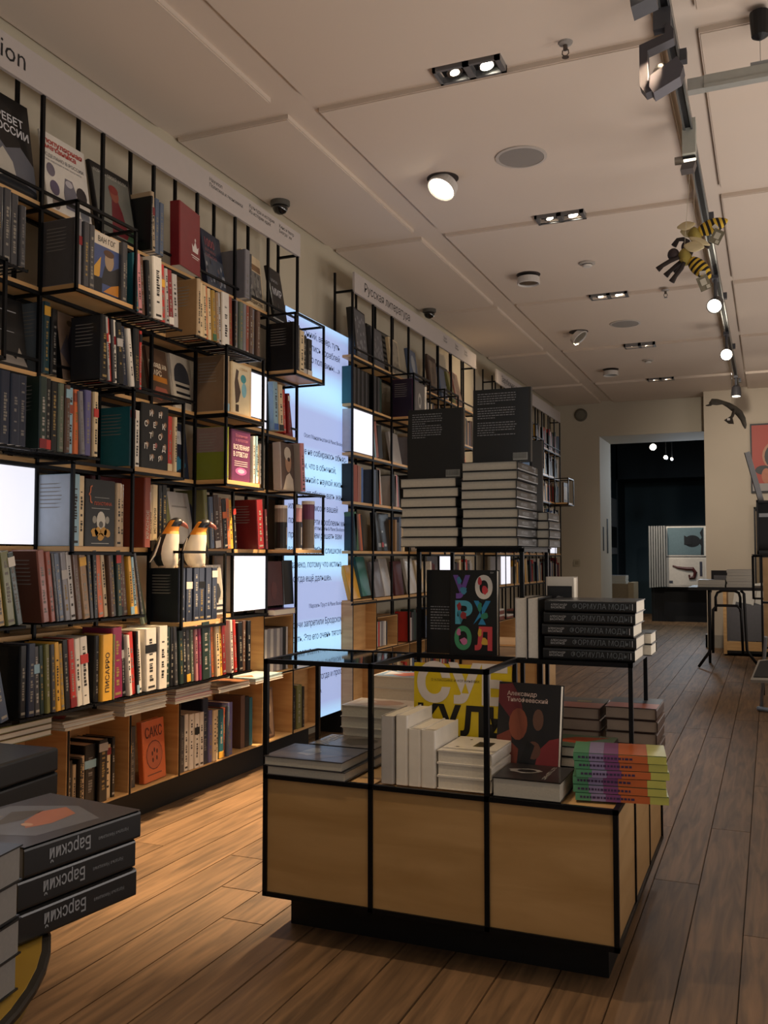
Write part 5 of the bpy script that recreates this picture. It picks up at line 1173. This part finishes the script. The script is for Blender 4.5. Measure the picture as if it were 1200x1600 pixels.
head('black track spotlight above the grey plush animal', 10.6, -.31, 2.88, (-.33, 10.3, 0))
b = MB()
# ---------------------------------------------------------------- plush bees
def bee(label, ox, oz, y, thx, head_, tail, legs, wings, card, strz, flip=1):
    e = thing('plush_bee', label, 'toy', (ox, y, oz))
    k = .0029
    P = lambda p, d=0: Vector((p[0]*k, d, -p[1]*k))
    Y_, K_ = mat('#b8a032', .9, bump=.8, scale=120), mat('#1c1715', .9, bump=.5, scale=120)
    b = MB(); b.loft([(P((-10+i*22/8, i*.6))+Vector((0, 0, 0)), .040*math.sin(math.pi*(i+.4)/8.8)+.002, .040*math.sin(math.pi*(i+.4)/8.8)+.002, RY(90)) for i in range(9)], 16); ob('thorax', b, mat('#8f8040', .95, bump=1, scale=90), e, smooth=True)
    h = P(head_); b = MB(); b.loft([(h+Vector((0, 0, .03*math.cos(math.pi*i/8))), .027*math.sin(math.pi*i/8)+.0008, .027*math.sin(math.pi*i/8)+.0008, None) for i in range(9)], 16); ob('head', b, mat('#33292a', .8, bump=.4, scale=90), e, smooth=True)
    a = P(tail[0]); t = P(tail[1]); d = (t-a); M = d.to_track_quat('Z', 'Y').to_matrix().to_4x4(); n = 22
    pr = lambda u: .036*(math.sin(math.pi*min(1, (u*.86+.13)))**.7)+.001
    b = MB(); b.loft([(a+d*(i/n), pr(i/n), pr(i/n), M) for i in range(n+1)], 16, lambda u, v: 1 if int(u*11) % 2 == 1 or u > .97 else 0); ob('abdomen', b, [mat('#c9a838', .85, bump=.4, scale=90), K_], e, smooth=True)
    for i, lg in enumerate(legs):
        b = MB(); pts = [P(q, -.018+.018*(i % 3)) for q in lg]; b.tube(pts, [.009, .011, .011, .015][:len(pts)], 8); ob('leg', b, mat('#2c2523', .9), e, smooth=True)
    for i, (c, l, w_, ang) in enumerate(wings):
        b = MB(); b.loft([(Vector((l*k*(u/8-.5), 0, 0)), .004+.002*math.sin(math.pi*u/8), max(.001, w_*k*.5*math.sin(math.pi*(u*.9+.5)/8)), RY(90)) for u in range(9)], 12)
        ob('wing', b, mat('#c4b792', .9), e, mtx=T(*P(c, -.02+.03*i)) @ RY(ang) @ RX(90-25), smooth=True)
    c, ang = card; b = MB(); b.box(-.026, .026, -.001, .001, -.034, .034); ob('hang_tag', b, mat('#6f6a58', .5, scale=45, var=.6), e, mtx=T(*P(c, -.05)) @ RY(ang) @ RX(10))
    b = MB(); b.box(-.013, .013, -.0015, -.0005, -.01, .02); b.box(.004, .02, -.0015, -.0005, -.03, -.014); ob('tag_print', b, mat('#b9b5a4', .6), e, mtx=T(*P(c, -.052)) @ RY(ang) @ RX(10))
    b = MB(); b.box(-.014, .014, -.001, .001, -.01, .01); ob('price_tag', b, mat('#c9c6bc', .6), e, mtx=T(*P((c[0]-2, c[1]-17), -.045)) @ RY(ang+20))
    b = MB(); b.tube([(0, 0, .02), (-.312-ox, 0, strz-oz)], .0012, 5); ob('string', b, mat('#b5ac98', .7), e)
    return e
bee('lower plush bee with dark legs hanging on a white string', -.353, 2.535, 4.55, (0, 0), (-17, -4), ((10, 8), (40, 42)),
    [[(-8, 4), (-22, 8), (-34, 14), (-42, 20)], [(-4, 8), (-14, 16), (-24, 24), (-30, 30)], [(-4, 8), (-10, 14), (-15, 20), (-18, 22)], [(2, 8), (-4, 22), (-14, 34), (-20, 43)]],
    [((16, -11), 32, 24, 12), ((24, -22), 36, 14, 28)], ((31, 54), -20), 3.05)
bee('upper plush bee, striped tail raised, behind the lower bee', -.318, 2.69, 4.72, (0, 0), (-12, 20), ((8, -3), (54, -17)),
    [[(-8, 14), (-18, 8), (-26, 8), (-33, 18)], [(-8, 16), (-16, 26), (-20, 30), (-22, 34)], [(6, 12), (14, 16), (20, 20), (24, 22)], [(0, 16), (-4, 30), (-8, 40), (-10, 44)]],
    [((-12, -14), 30, 20, -5), ((-9, -5), 28, 22, 20)], ((37, 15), 30), 3.05, -1)
# grey plush animal
e = thing('plush_animal', 'long grey plush animal hanging at an angle by the pier', 'toy', (-.33, 9.0, 2.46))
b = MB(); path = [(-.165, 0, .055), (-.14, 0, .075), (-.10, 0, .07), (-.05, 0, .062), (0, 0, .035), (.05, 0, -.005), (.09, 0, -.045), (.12, 0, -.10), (.135, 0, -.16), (.14, 0, -.19)]
b.tube(path, [.012, .03, .03, .018, .024, .03, .032, .026, .018, .006], 14); b2 = ob('body', b, mat('#4a463e', .9, scale=22, var=.7, bump=.6), e, smooth=True)
b = MB(); b.tube([(-.15, 0, .05), (-.18, 0, .044), (-.20, 0, .043)], [.012, .008, .004], 8); ob('beak', b, mat('#2a2620', .8), e, smooth=True)
b = MB(); b.tube([(.05, -.03, -.02), (.03, -.05, -.08), (.01, -.055, -.10)], [.016, .014, .012], 8); b.prism([(-.04, -.11), (.03, -.07), (.045, -.15), (.0, -.145)], -.062, -.05, 0, None, 'xz'); ob('webbed_foot', b, mat('#3a352e', .9), e)
b = MB(); b.box(-.012, .012, -.066, -.063, -.115, -.095); ob('tag', b, M_WHITE, e, (.0, 0, 0))
b = MB(); b.tube([(.03, 0, .02), (.03, 0, .59)], .001, 5); ob('string', b, M_GREY, e)

# ---------------------------------------------------------------- foreground: round brass table with big books
tb = thing('round_table', 'round brass-coloured drum table in the lower left corner', 'table', (-1.536, .727, 0))
b = MB(); b.lathe([(.30, 0), (.33, .05), (.46, .2), (.57, .36), (.63, .45), (.642, .485)], 64); ob('drum', b, mat('#8a7436', .35, .6, var=.06), tb, smooth=True)
b = MB(); b.lathe([(.644, .482), (.650, .487), (.650, .493), (.646, .4955), (.64, .4955)], 64); ob('rim', b, mat('#191510', .4), tb)
b = MB(); b.lathe([(.638, .4935), (.636, .4962)], 64); ob('tabletop', b, mat('#a08232', .3, .5, var=.06), tb)
BK = mat('#141416', .35, coat=.4)
def big(lab, cx, cy, z, yaw, th=.0495, h=.25, d=.235, top=None, label2=None, tx=True, page=None):
    e = lie(lab, 'black', th, h, d, cx, cy, z, yaw, top=top, page=page or mat('#77736e', .8, scale=160))
    if tx:
        text('Барский', .030, mat('#85878a', .5), e, (.0008, .011, h*.46), SPINE_UP, width=.085, bold=.01)
        text('Наталья Никишина', .009, mat('#6f7174', .5), e, (.0008, .003, h*.12), SPINE_UP, width=.068)
    return e
def art_big(e, w, h, y):
    patch(e, 0, w, 0, h, '#3e3c40', y); poly(e, [(w*.1, h*.3), (w*.5, h*.15), (w*.95, h*.4), (w*.9, h*.75), (w*.5, h*.95), (w*.15, h*.8)], '#5e6068', y+.0002)
    poly(e, [(w*.35, h*.3), (w*.55, h*.22), (w*.62, h*.4), (w*.5, h*.62), (w*.36, h*.72), (w*.3, h*.55)], '#9a624c', y+.0004); poly(e, [(w*.62, h*.35), (w*.8, h*.5), (w*.6, h*.8), (w*.55, h*.6)], '#4a443c', y+.0004); poly(e, [(w*.75, h*.6), (w*.98, h*.8), (w*.7, h*.97)], '#7c7264', y+.0004)
    blob(e, w*.42, h*.66, .012, .008, '#b08a70', y+.0007)
ORD3 = ['lowest', 'middle', 'topmost']
for k in range(3): big(f'big black book with upside-down grey title, {ORD3[k]} of three at lower left', -1.185+.0*k+(.0, -.003, .003)[k], 1.262+(.0, .0, .006)[k], .4965+.0502*k, -7, top=art_big if k == 2 else None)
for k in range(4): big(f'big black book showing its page edges, {ORD[k]} from bottom, at the left edge', -1.075+.004*(k % 2), .875, .4965+.0502*k, 190, tx=False)
for k in range(4): big(f'big black wrapped book, {ORD[k]} from bottom, in the rear stack at left', -1.505, 1.42, .4965+.0502*k, 4, tx=False, d=.23)
big('big black wrapped book lying askew on the rear stack at left', -1.60, 1.36, .4965+.0502*4, 14, tx=False, d=.23)

# ---------------------------------------------------------------- back of the room, right side
ft = thing('folding_table', 'folding table with black bent-tube legs near the back wall', 'table', (0, 0, 0))
b = MB(); b.box(-.76, .5, 9.6, 10.35, .772, .80); ob('tabletop', b, mat('#1b1b1d', .5), ft)
fx = lambda px: -.756+(px-1078)*.00599
for yy in (9.7,):
    for pts in ([(1112, .77), (1110, .74), (1110, .19), (1107, .15), (1091, .01)], [(1158, .77), (1163, .74), (1166, .19), (1170, .15), (1187, .01)]):
        b = MB(); b.tube([(fx(p), yy, z) for p, z in pts], .014, 8); ob('leg', b, M_BLACK, ft, smooth=True)
    b = MB(); b.tube([(fx(1119), yy+.03, .56), (fx(1119), yy+.03, .70), (fx(1122), yy+.03, .745), (fx(1130), yy+.03, .765), (fx(1148), yy+.03, .765), (fx(1155), yy+.03, .745), (fx(1157), yy+.03, .70), (fx(1157), yy+.03, .56)], .013, 8); ob('inner_arch', b, M_BLACK, ft, smooth=True)
    b = MB(); b.tube([(fx(1114), yy, .15), (fx(1115), yy, .58), (fx(1121), yy, .62), (fx(1152), yy, .62), (fx(1158), yy, .58), (fx(1160), yy, .15)], .013, 8); ob('cross_brace', b, M_BLACK, ft, smooth=True)
for i, x in enumerate((-.6, .3)):
    b = MB(); b.tube([(x, 10.2, .77), (x, 10.2, .0)], .014, 8); ob('leg', b, M_BLACK, ft, smooth=True)
def mags(n, x0, x1, y, z, th, lab, cols):
    for k in range(n):
        e = thing('magazine', f"{cols[k % len(cols)]} magazine, {ORD[k]} from bottom, {lab}", 'magazine', ((x0+x1)/2+rnd.uniform(-.006, .006), y, z+th*k))
        b = MB(); b.box(-(x1-x0)/2, (x1-x0)/2, 0, .3, .0005, th-.0005); ob('pages', b, M_PAGEG, e)
        b = MB(); b.box(-(x1-x0)/2-.001, (x1-x0)/2+.001, -.001, .301, th-.0012, th); ob('cover', b, mat(CN[cols[k % len(cols)]], .4), e)
mags(3, fx(1093), fx(1135), 9.64, .801, .024, 'left pile on the folding table', ['grey', 'light grey', 'dark grey'])
mags(6, fx(1137.5), fx(1176), 9.64, .801, .029, 'tall right pile on the folding table', ['light grey', 'grey', 'white', 'grey'])
e = thing('magazine', 'dark magazine with a pale picture behind the left table pile', 'magazine', (fx(1124), 10.05, .801))
b = MB(); b.box(-.085, .085, -.01, .01, .0, .16); ob('cover', b, mat('#2a2a2c', .5), e); b = MB(); b.box(-.06, .07, -.0115, -.01, .07, .11); ob('cover_art', b, mat('#77777a', .5), e)
# framed red poster
e = thing('framed_poster', 'red framed poster with a dark rounded silhouette on the right wall', 'poster', (-.2, 11.895, 1.865))
b = MB(); b.box(0, .8, -.03, 0, 0, .83); ob('frame', b, M_BLACK, e)
b = MB(); b.box(.018, .78, -.033, -.030, .02, .81); ob('white_margin', b, mat('#8f8a86', .5), e)
b = MB(); b.box(.018, .78, -.0345, -.033, .11, .81); ob('print', b, mat('#a03a2a', .5, scale=2), e)
def ydisc(cx, cz, rx, rz, y, n=24): 
    q = MB(); q.add([(cx+rx*math.cos(-2*math.pi*i/n), y, cz+rz*math.sin(-2*math.pi*i/n)) for i in range(n)], [tuple(range(n))[::-1]]); return q
ob('print_shape', ydisc(.35, .44, .22, .2, -.0355), mat('#a8765a', .5), e); ob('print_shape', ydisc(.36, .43, .205, .19, -.036), mat('#2c2a2a', .5), e)
ob('print_shape', ydisc(.14, .27, .09, .055, -.0365), mat('#2c2a2a', .5), e); ob('print_shape', ydisc(.17, .20, .05, .09, -.037), mat('#a8684a', .5), e); ob('print_shape', ydisc(.24, .33, .05, .025, -.0375), mat('#a8404a', .5), e)
# black display stand with plywood boards
st = thing('display_stand', 'black steel stand with plywood shelves cut off by the right edge', 'shelf', (0, 0, 0))
for (x, y, z0, z1) in ((-.138, 8.25, .75, 1.11), (-.07, 8.0, 0, 1.11), (.5, 8.0, 0, 1.11), (.5, 8.5, 0, 1.11), (-.138, 8.5, .75, 1.11)):
    b = MB(); b.box(x-.008, x+.008, y-.008, y+.008, z0, z1); ob('frame_tube', b, M_STEEL, st)
for (x0, x1, y, z) in ((-.138, .5, 8.25, 1.105), (-.07, .5, 8.0, 1.105), (-.07, .5, 8.0, .735), (-.07, .5, 8.0, .375), (-.138, .0, 8.25, .755)):
    b = MB(); b.box(x0, x1, y-.008, y+.008, z-.008, z+.008); ob('frame_tube', b, M_STEEL, st)
for z0, z1 in ((.745, 1.095), (.385, .727)):
    b = MB(); b.box(-.06, .5, 8.0, 8.012, z0, z1); ob('plywood_panel', b, M_PLYD, st)
b = MB(); b.box(-.14, .5, 8.0, 8.5, 1.113, 1.12); ob('top_board', b, M_KICK, st)
e = thing('magazine_rack', 'black desktop rack holding prints at the right edge', 'rack', (-.10, 8.05, 1.121))
b = MB(); b.box(0, .5, 0, .3, 0, .03); b.box(0, .012, 0, .3, 0, .44); b.box(0, .5, .28, .3, 0, .44); b.box(0, .5, 0, .3, .42, .435); ob('rack_body', b, mat('#1a1b1e', .5), e)
b = MB(); b.box(.02, .5, -.004, .0, .30, .33); ob('price_strip', b, mat('#8f9398', .5), e)
e = thing('paper_roll', 'white print leaning upright above the black rack at right', 'print', (-.06, 8.15, 1.557))
b = MB(); b.box(-.02, .02, -.004, .004, 0, .42); ob('sheet', b, mat('#8f9296', .5), e, rot=(0, R(-14), 0)); b = MB(); b.box(-.026, -.02, -.005, .005, 0, .42); ob('edge', b, M_BLACK, e, rot=(0, R(-14), 0))
e = thing('leaning_frame', 'tall thin wooden picture frame leaning beside the black rack', 'frame', (-.175, 11.80, 0.02))
b = MB(); b.box(0, .02, -.02, 0, 0, 1.67); b.box(0, .5, -.02, 0, 1.65, 1.67); ob('frame_bar', b, M_BLACK, e); b = MB(); b.box(.02, .05, -.018, 0, 0, 1.65); b.box(.02, .5, -.018, 0, 1.62, 1.65); ob('frame_mount', b, mat('#7c6a50', .5), e); b = MB(); b.box(.05, .5, -.01, 0, 0, 1.62); ob('dark_print', b, mat('#15171a', .5), e)
# wooden print browser behind the table
e = thing('print_browser', 'wooden browser bin with loose prints behind the folding table', 'bin', (-.50, 11.0, 0))
b = MB(); b.box(0, .035, 0, .5, .02, .78); ob('side_board', b, M_PLY, e); b = MB(); b.box(.6, .635, 0, .5, .02, .78); ob('side_board', b, M_PLY, e)
b = MB(); b.box(.035, .6, 0, .03, .06, .16); ob('bottom_rail', b, M_PLY, e); b = MB(); b.box(.035, .6, .0, .5, .03, .06); ob('bottom_board', b, M_KICK, e)
b = MB(); b.box(.035, .6, .1, .11, .16, .56); ob('grey_bin', b, mat('#5e5e62', .5), e)
for k, (x, a) in enumerate(((.08, 10), (.25, 18), (.36, -8))):
    q = thing('loose_print', f"white loose print with dark drawing, {['left', 'middle', 'right'][k]} one in the wooden browser", 'print', (-.50+x, 11.2+.05*k, .50))
    b = MB(); b.box(0, .22, 0, .002, 0, .30); ob('sheet', b, mat('#b5b2aa', .6), q, rot=(R(-10), R(a), 0)); b = MB(); b.box(.03, .2, -.002, 0, .03, .1); ob('drawing', b, mat('#4a4c50', .6), q, rot=(R(-10), R(a), 0))
# low metal stand with tray
e = thing('floor_stand', 'pale metal floor stand with a tilted magazine tray, right edge', 'stand', (-.10, 6.9, 0))
b = MB(); b.tube([(.0, .3, .015), (.0, .25, .02), (.5, -.1, .02)], .016, 8); ob('foot_bar', b, mat('#8fa0b4', .35, .4), e); b = MB(); b.tube([(.02, .28, .02), (.04, .1, .33), (.06, 0, .55)], .012, 8); ob('upright', b, mat('#8f9296', .35, .4), e)
b = MB(); b.prism([(-.02, -.15), (.5, -.3), (.5, .15), (.04, .15)], .0, .02, 0, T(-.02, -.25, .33) @ RY(-8) @ RX(18)); ob('tray', b, mat('#8f8a80', .5), e)
b = MB(); b.prism([(.0, -.12), (.48, -.25), (.48, .12), (.05, .12)], .021, .026, 0, T(-.02, -.25, .33) @ RY(-8) @ RX(18)); ob('tray_liner', b, M_BLACK, e)
# small wall items at the back
e = thing('wall_speaker', 'round grey vent disc high on the back wall', 'vent', (-2.30, 12.3, 2.99))
b = MB(); b.lathe([(.085, 0), (.085, .02), (.07, .03)], 28); ob('disc', b, mat('#5a564c', .6), e, rot=(R(90), 0, 0)); b = MB(); b.lathe([(.06, .03), (.055, .034)], 28); ob('disc_centre', b, mat('#6a665a', .6), e, rot=(R(90), 0, 0))
e = thing('wall_socket', 'square white switch plate on the back wall', 'switch', (-2.375, 12.3, .975)); b = MB(); b.box(-.045, .045, -.01, 0, 0, .09); ob('plate', b, mat('#a39c88', .5), e); b = MB(); b.box(-.025, .025, -.013, -.01, .02, .07); ob('insert', b, mat('#8f8876', .5), e)
# far room
b = MB(); b.box(-2.9, -2.65, 13.25, 18.4, 0, 3.39); struct('wall_far_left', b, M_TEAL)
e = thing('wall_poster', 'pale poster with dark photo on the teal wall in the far room', 'poster', (-2.645, 16.75, 1.15)); b = MB(); b.box(0, .006, 0, .9, 0, 1.02); ob('sheet', b, mat('#8a8e94', .5), e); b = MB(); b.box(.006, .008, .1, .8, .12, .5); ob('photo', b, mat('#17181c', .5), e)
e = thing('poster_rack', 'white-framed poster rack with fanned panels in the far room', 'rack', (0, 0, 0))
b = MB(); b.box(-1.63, -.85, 16.2, 16.23, .58, 1.63); ob('panel_backing', b, mat('#1b1b1c', .5), e)
for z0, z1, c in ((1.12, 1.60, '#5f7378'), (.61, 1.08, '#c9c0b4')):
    b = MB(); b.box(-1.62, -.98, 16.19, 16.2, z0-.012, z1+.012); ob('white_frame', b, mat('#d0c8bc', .5), e); b = MB(); b.box(-1.60, -1.02, 16.185, 16.19, z0+.012, z1-.012); ob('poster_print', b, mat(c, .5), e)
b = MB(); b.box(-.97, -.93, 16.17, 16.2, .58, 1.62); b.box(-.91, -.87, 16.17, 16.2, .58, 1.62); ob('white_frame', b, mat('#d0c8bc', .5), e)
ob('print_shape', ydisc(-1.20, 1.36, .13, .10, 16.184), mat('#15171a', .5), e); q = MB(); q.prism([(-1.33, 1.30), (-1.33, 1.46), (-1.27, 1.42), (-1.2, 1.44), (-1.2, 1.3)], 16.178, 16.183, 0, None, 'xz'); ob('print_shape', q, mat('#15171a', .5), e)
q = MB(); q.prism([(-1.07, 1.14), (-1.03, 1.14), (-1.03, 1.58), (-1.08, 1.5), (-1.05, 1.42), (-1.1, 1.35), (-1.06, 1.28)], 16.178, 16.183, 0, None, 'xz'); ob('print_shape', q, mat('#15171a', .5), e)
q = MB(); q.tube([(-1.52, 16.18, .95), (-1.44, 16.18, .92), (-1.3, 16.18, .90), (-1.2, 16.18, .90), (-1.16, 16.18, .84), (-1.18, 16.18, .76), (-1.25, 16.18, .75), (-1.26, 16.18, .80)], [.012, .02, .028, .03, .03, .03, .025, .015], 8); ob('print_shape', q, mat('#4a1a1a', .5), e)
q = MB(); q.box(-1.09, -1.05, 16.178, 16.183, .78, 1.02); q.box(-1.58, -1.52, 16.178, 16.183, .66, .70); ob('print_shape', q, mat('#3a3c48', .5), e)
for k in range(7):
    b = MB(); x = -1.90+.042*k; b.box(x, x+.026, 16.15-.02*k, 16.5, .58+.004*k, 1.62); ob('rack_panel', b, mat('#8f8d88', .5), e)
b = MB(); b.box(-1.9, -.8, 16.45, 16.5, 0, .58); ob('rack_base', b, M_BLACK, e)
e = thing('plywood_box', 'plywood display box in the far room, left of the racks', 'box', (-2.30, 14.0, 0)); b = MB(); b.box(0, .35, 0, .5, 0, .7); ob('box_body', b, mat('#7a6a52', .6), e); b = MB(); b.box(.35, .43, -.01, .5, 0, .72); ob('side_board', b, mat('#8f7e62', .6), e)
mags(4, -2.28, -2.0, 14.1, .702, .03, 'pile on the far room box', ['grey', 'light grey', 'beige', 'grey'])
for i, (x, z, r_) in enumerate(((-1.68, 2.83, .05), (-1.49, 2.66, .03), (-1.40, 2.63, .02))):
    e = thing('far_spotlight', f"small lit spotlight in the dark far room, {['large left', 'middle', 'small right'][i]} one", 'spotlight', (x, 15.0, z)); b = MB(); b.lathe([(r_, 0), (r_*.9, .01)], 14); ob('lens', b, M_LAMPON, e, rot=(R(90), 0, 0)); b = MB(); b.lathe([(r_*.8, .0), (r_*1.1, -.06), (r_*.5, -.1)], 14); ob('housing', b, M_BLACK, e, rot=(R(90), 0, 0)); b = MB(); b.tube([(0, .05, 0), (0, .05, 3.4-z)], .008, 6); ob('stem', b, M_BLACK, e)

# ---------------------------------------------------------------- groups of repeats
GR = {'twin_downlight': 'twin downlights in the ceiling', 'gimbal_spotlight': 'round swivel spotlights on the ceiling', 'track_spotlight': 'spotlights on the lighting track', 'light_panel': 'glowing blank panels in the bookcases',
      'plywood_cabinet': 'plywood cabinets under the bookcases', 'bookcase': 'black metal wall bookcases', 'plush_bee': 'plush bees hanging from the track', 'penguin_figure': 'penguin figures on the navy books',
      'ceiling_speaker': 'ceiling speakers', 'smoke_detector': 'smoke detectors', 'sprinkler_head': 'sprinkler heads', 'dome_camera': 'dome cameras', 'magazine': 'magazines at the back of the shop', 'poster_tube': 'printed tubes in the end cage',
      'wall_vent': 'wall vents', 'far_spotlight': 'spotlights in the far room', 'plinth': 'plinths under the cabinets', 'loose_print': 'loose prints in the browser bin'}
SN = [(.3, 'inside the low cabinets'), (.56, 'lying on the low cabinets'), (.80, 'on the seventh shelf'), (1.1, 'on the sixth shelf'), (1.42, 'on the fifth shelf'), (1.73, 'on the fourth shelf'), (2.04, 'on the third shelf'), (2.36, 'on the second shelf'), (9, 'on the top shelf')]
for o in list(col.objects):
    if o.parent or 'label' not in o or 'group' in o: continue
    k = o.name.split('.')[0]
    if k in GR: o['group'] = GR[k]
    elif k == 'book':
        p = o.matrix_basis.translation
        if p.x < -2.1 and p.y > 1.8:
            o['group'] = 'books ' + next(n for z, n in SN if p.z < z) + (' of the near bookcase' if p.y < 5 else ' of the middle bookcase')
        elif p.y < 2.0: o['group'] = 'big black books at the lower left'
        else: o['group'] = 'books on top of the island tower' if p.z > 1.12 else ('books on the upper shelves of the island' if p.z > .79 else 'books lying or standing on the island')
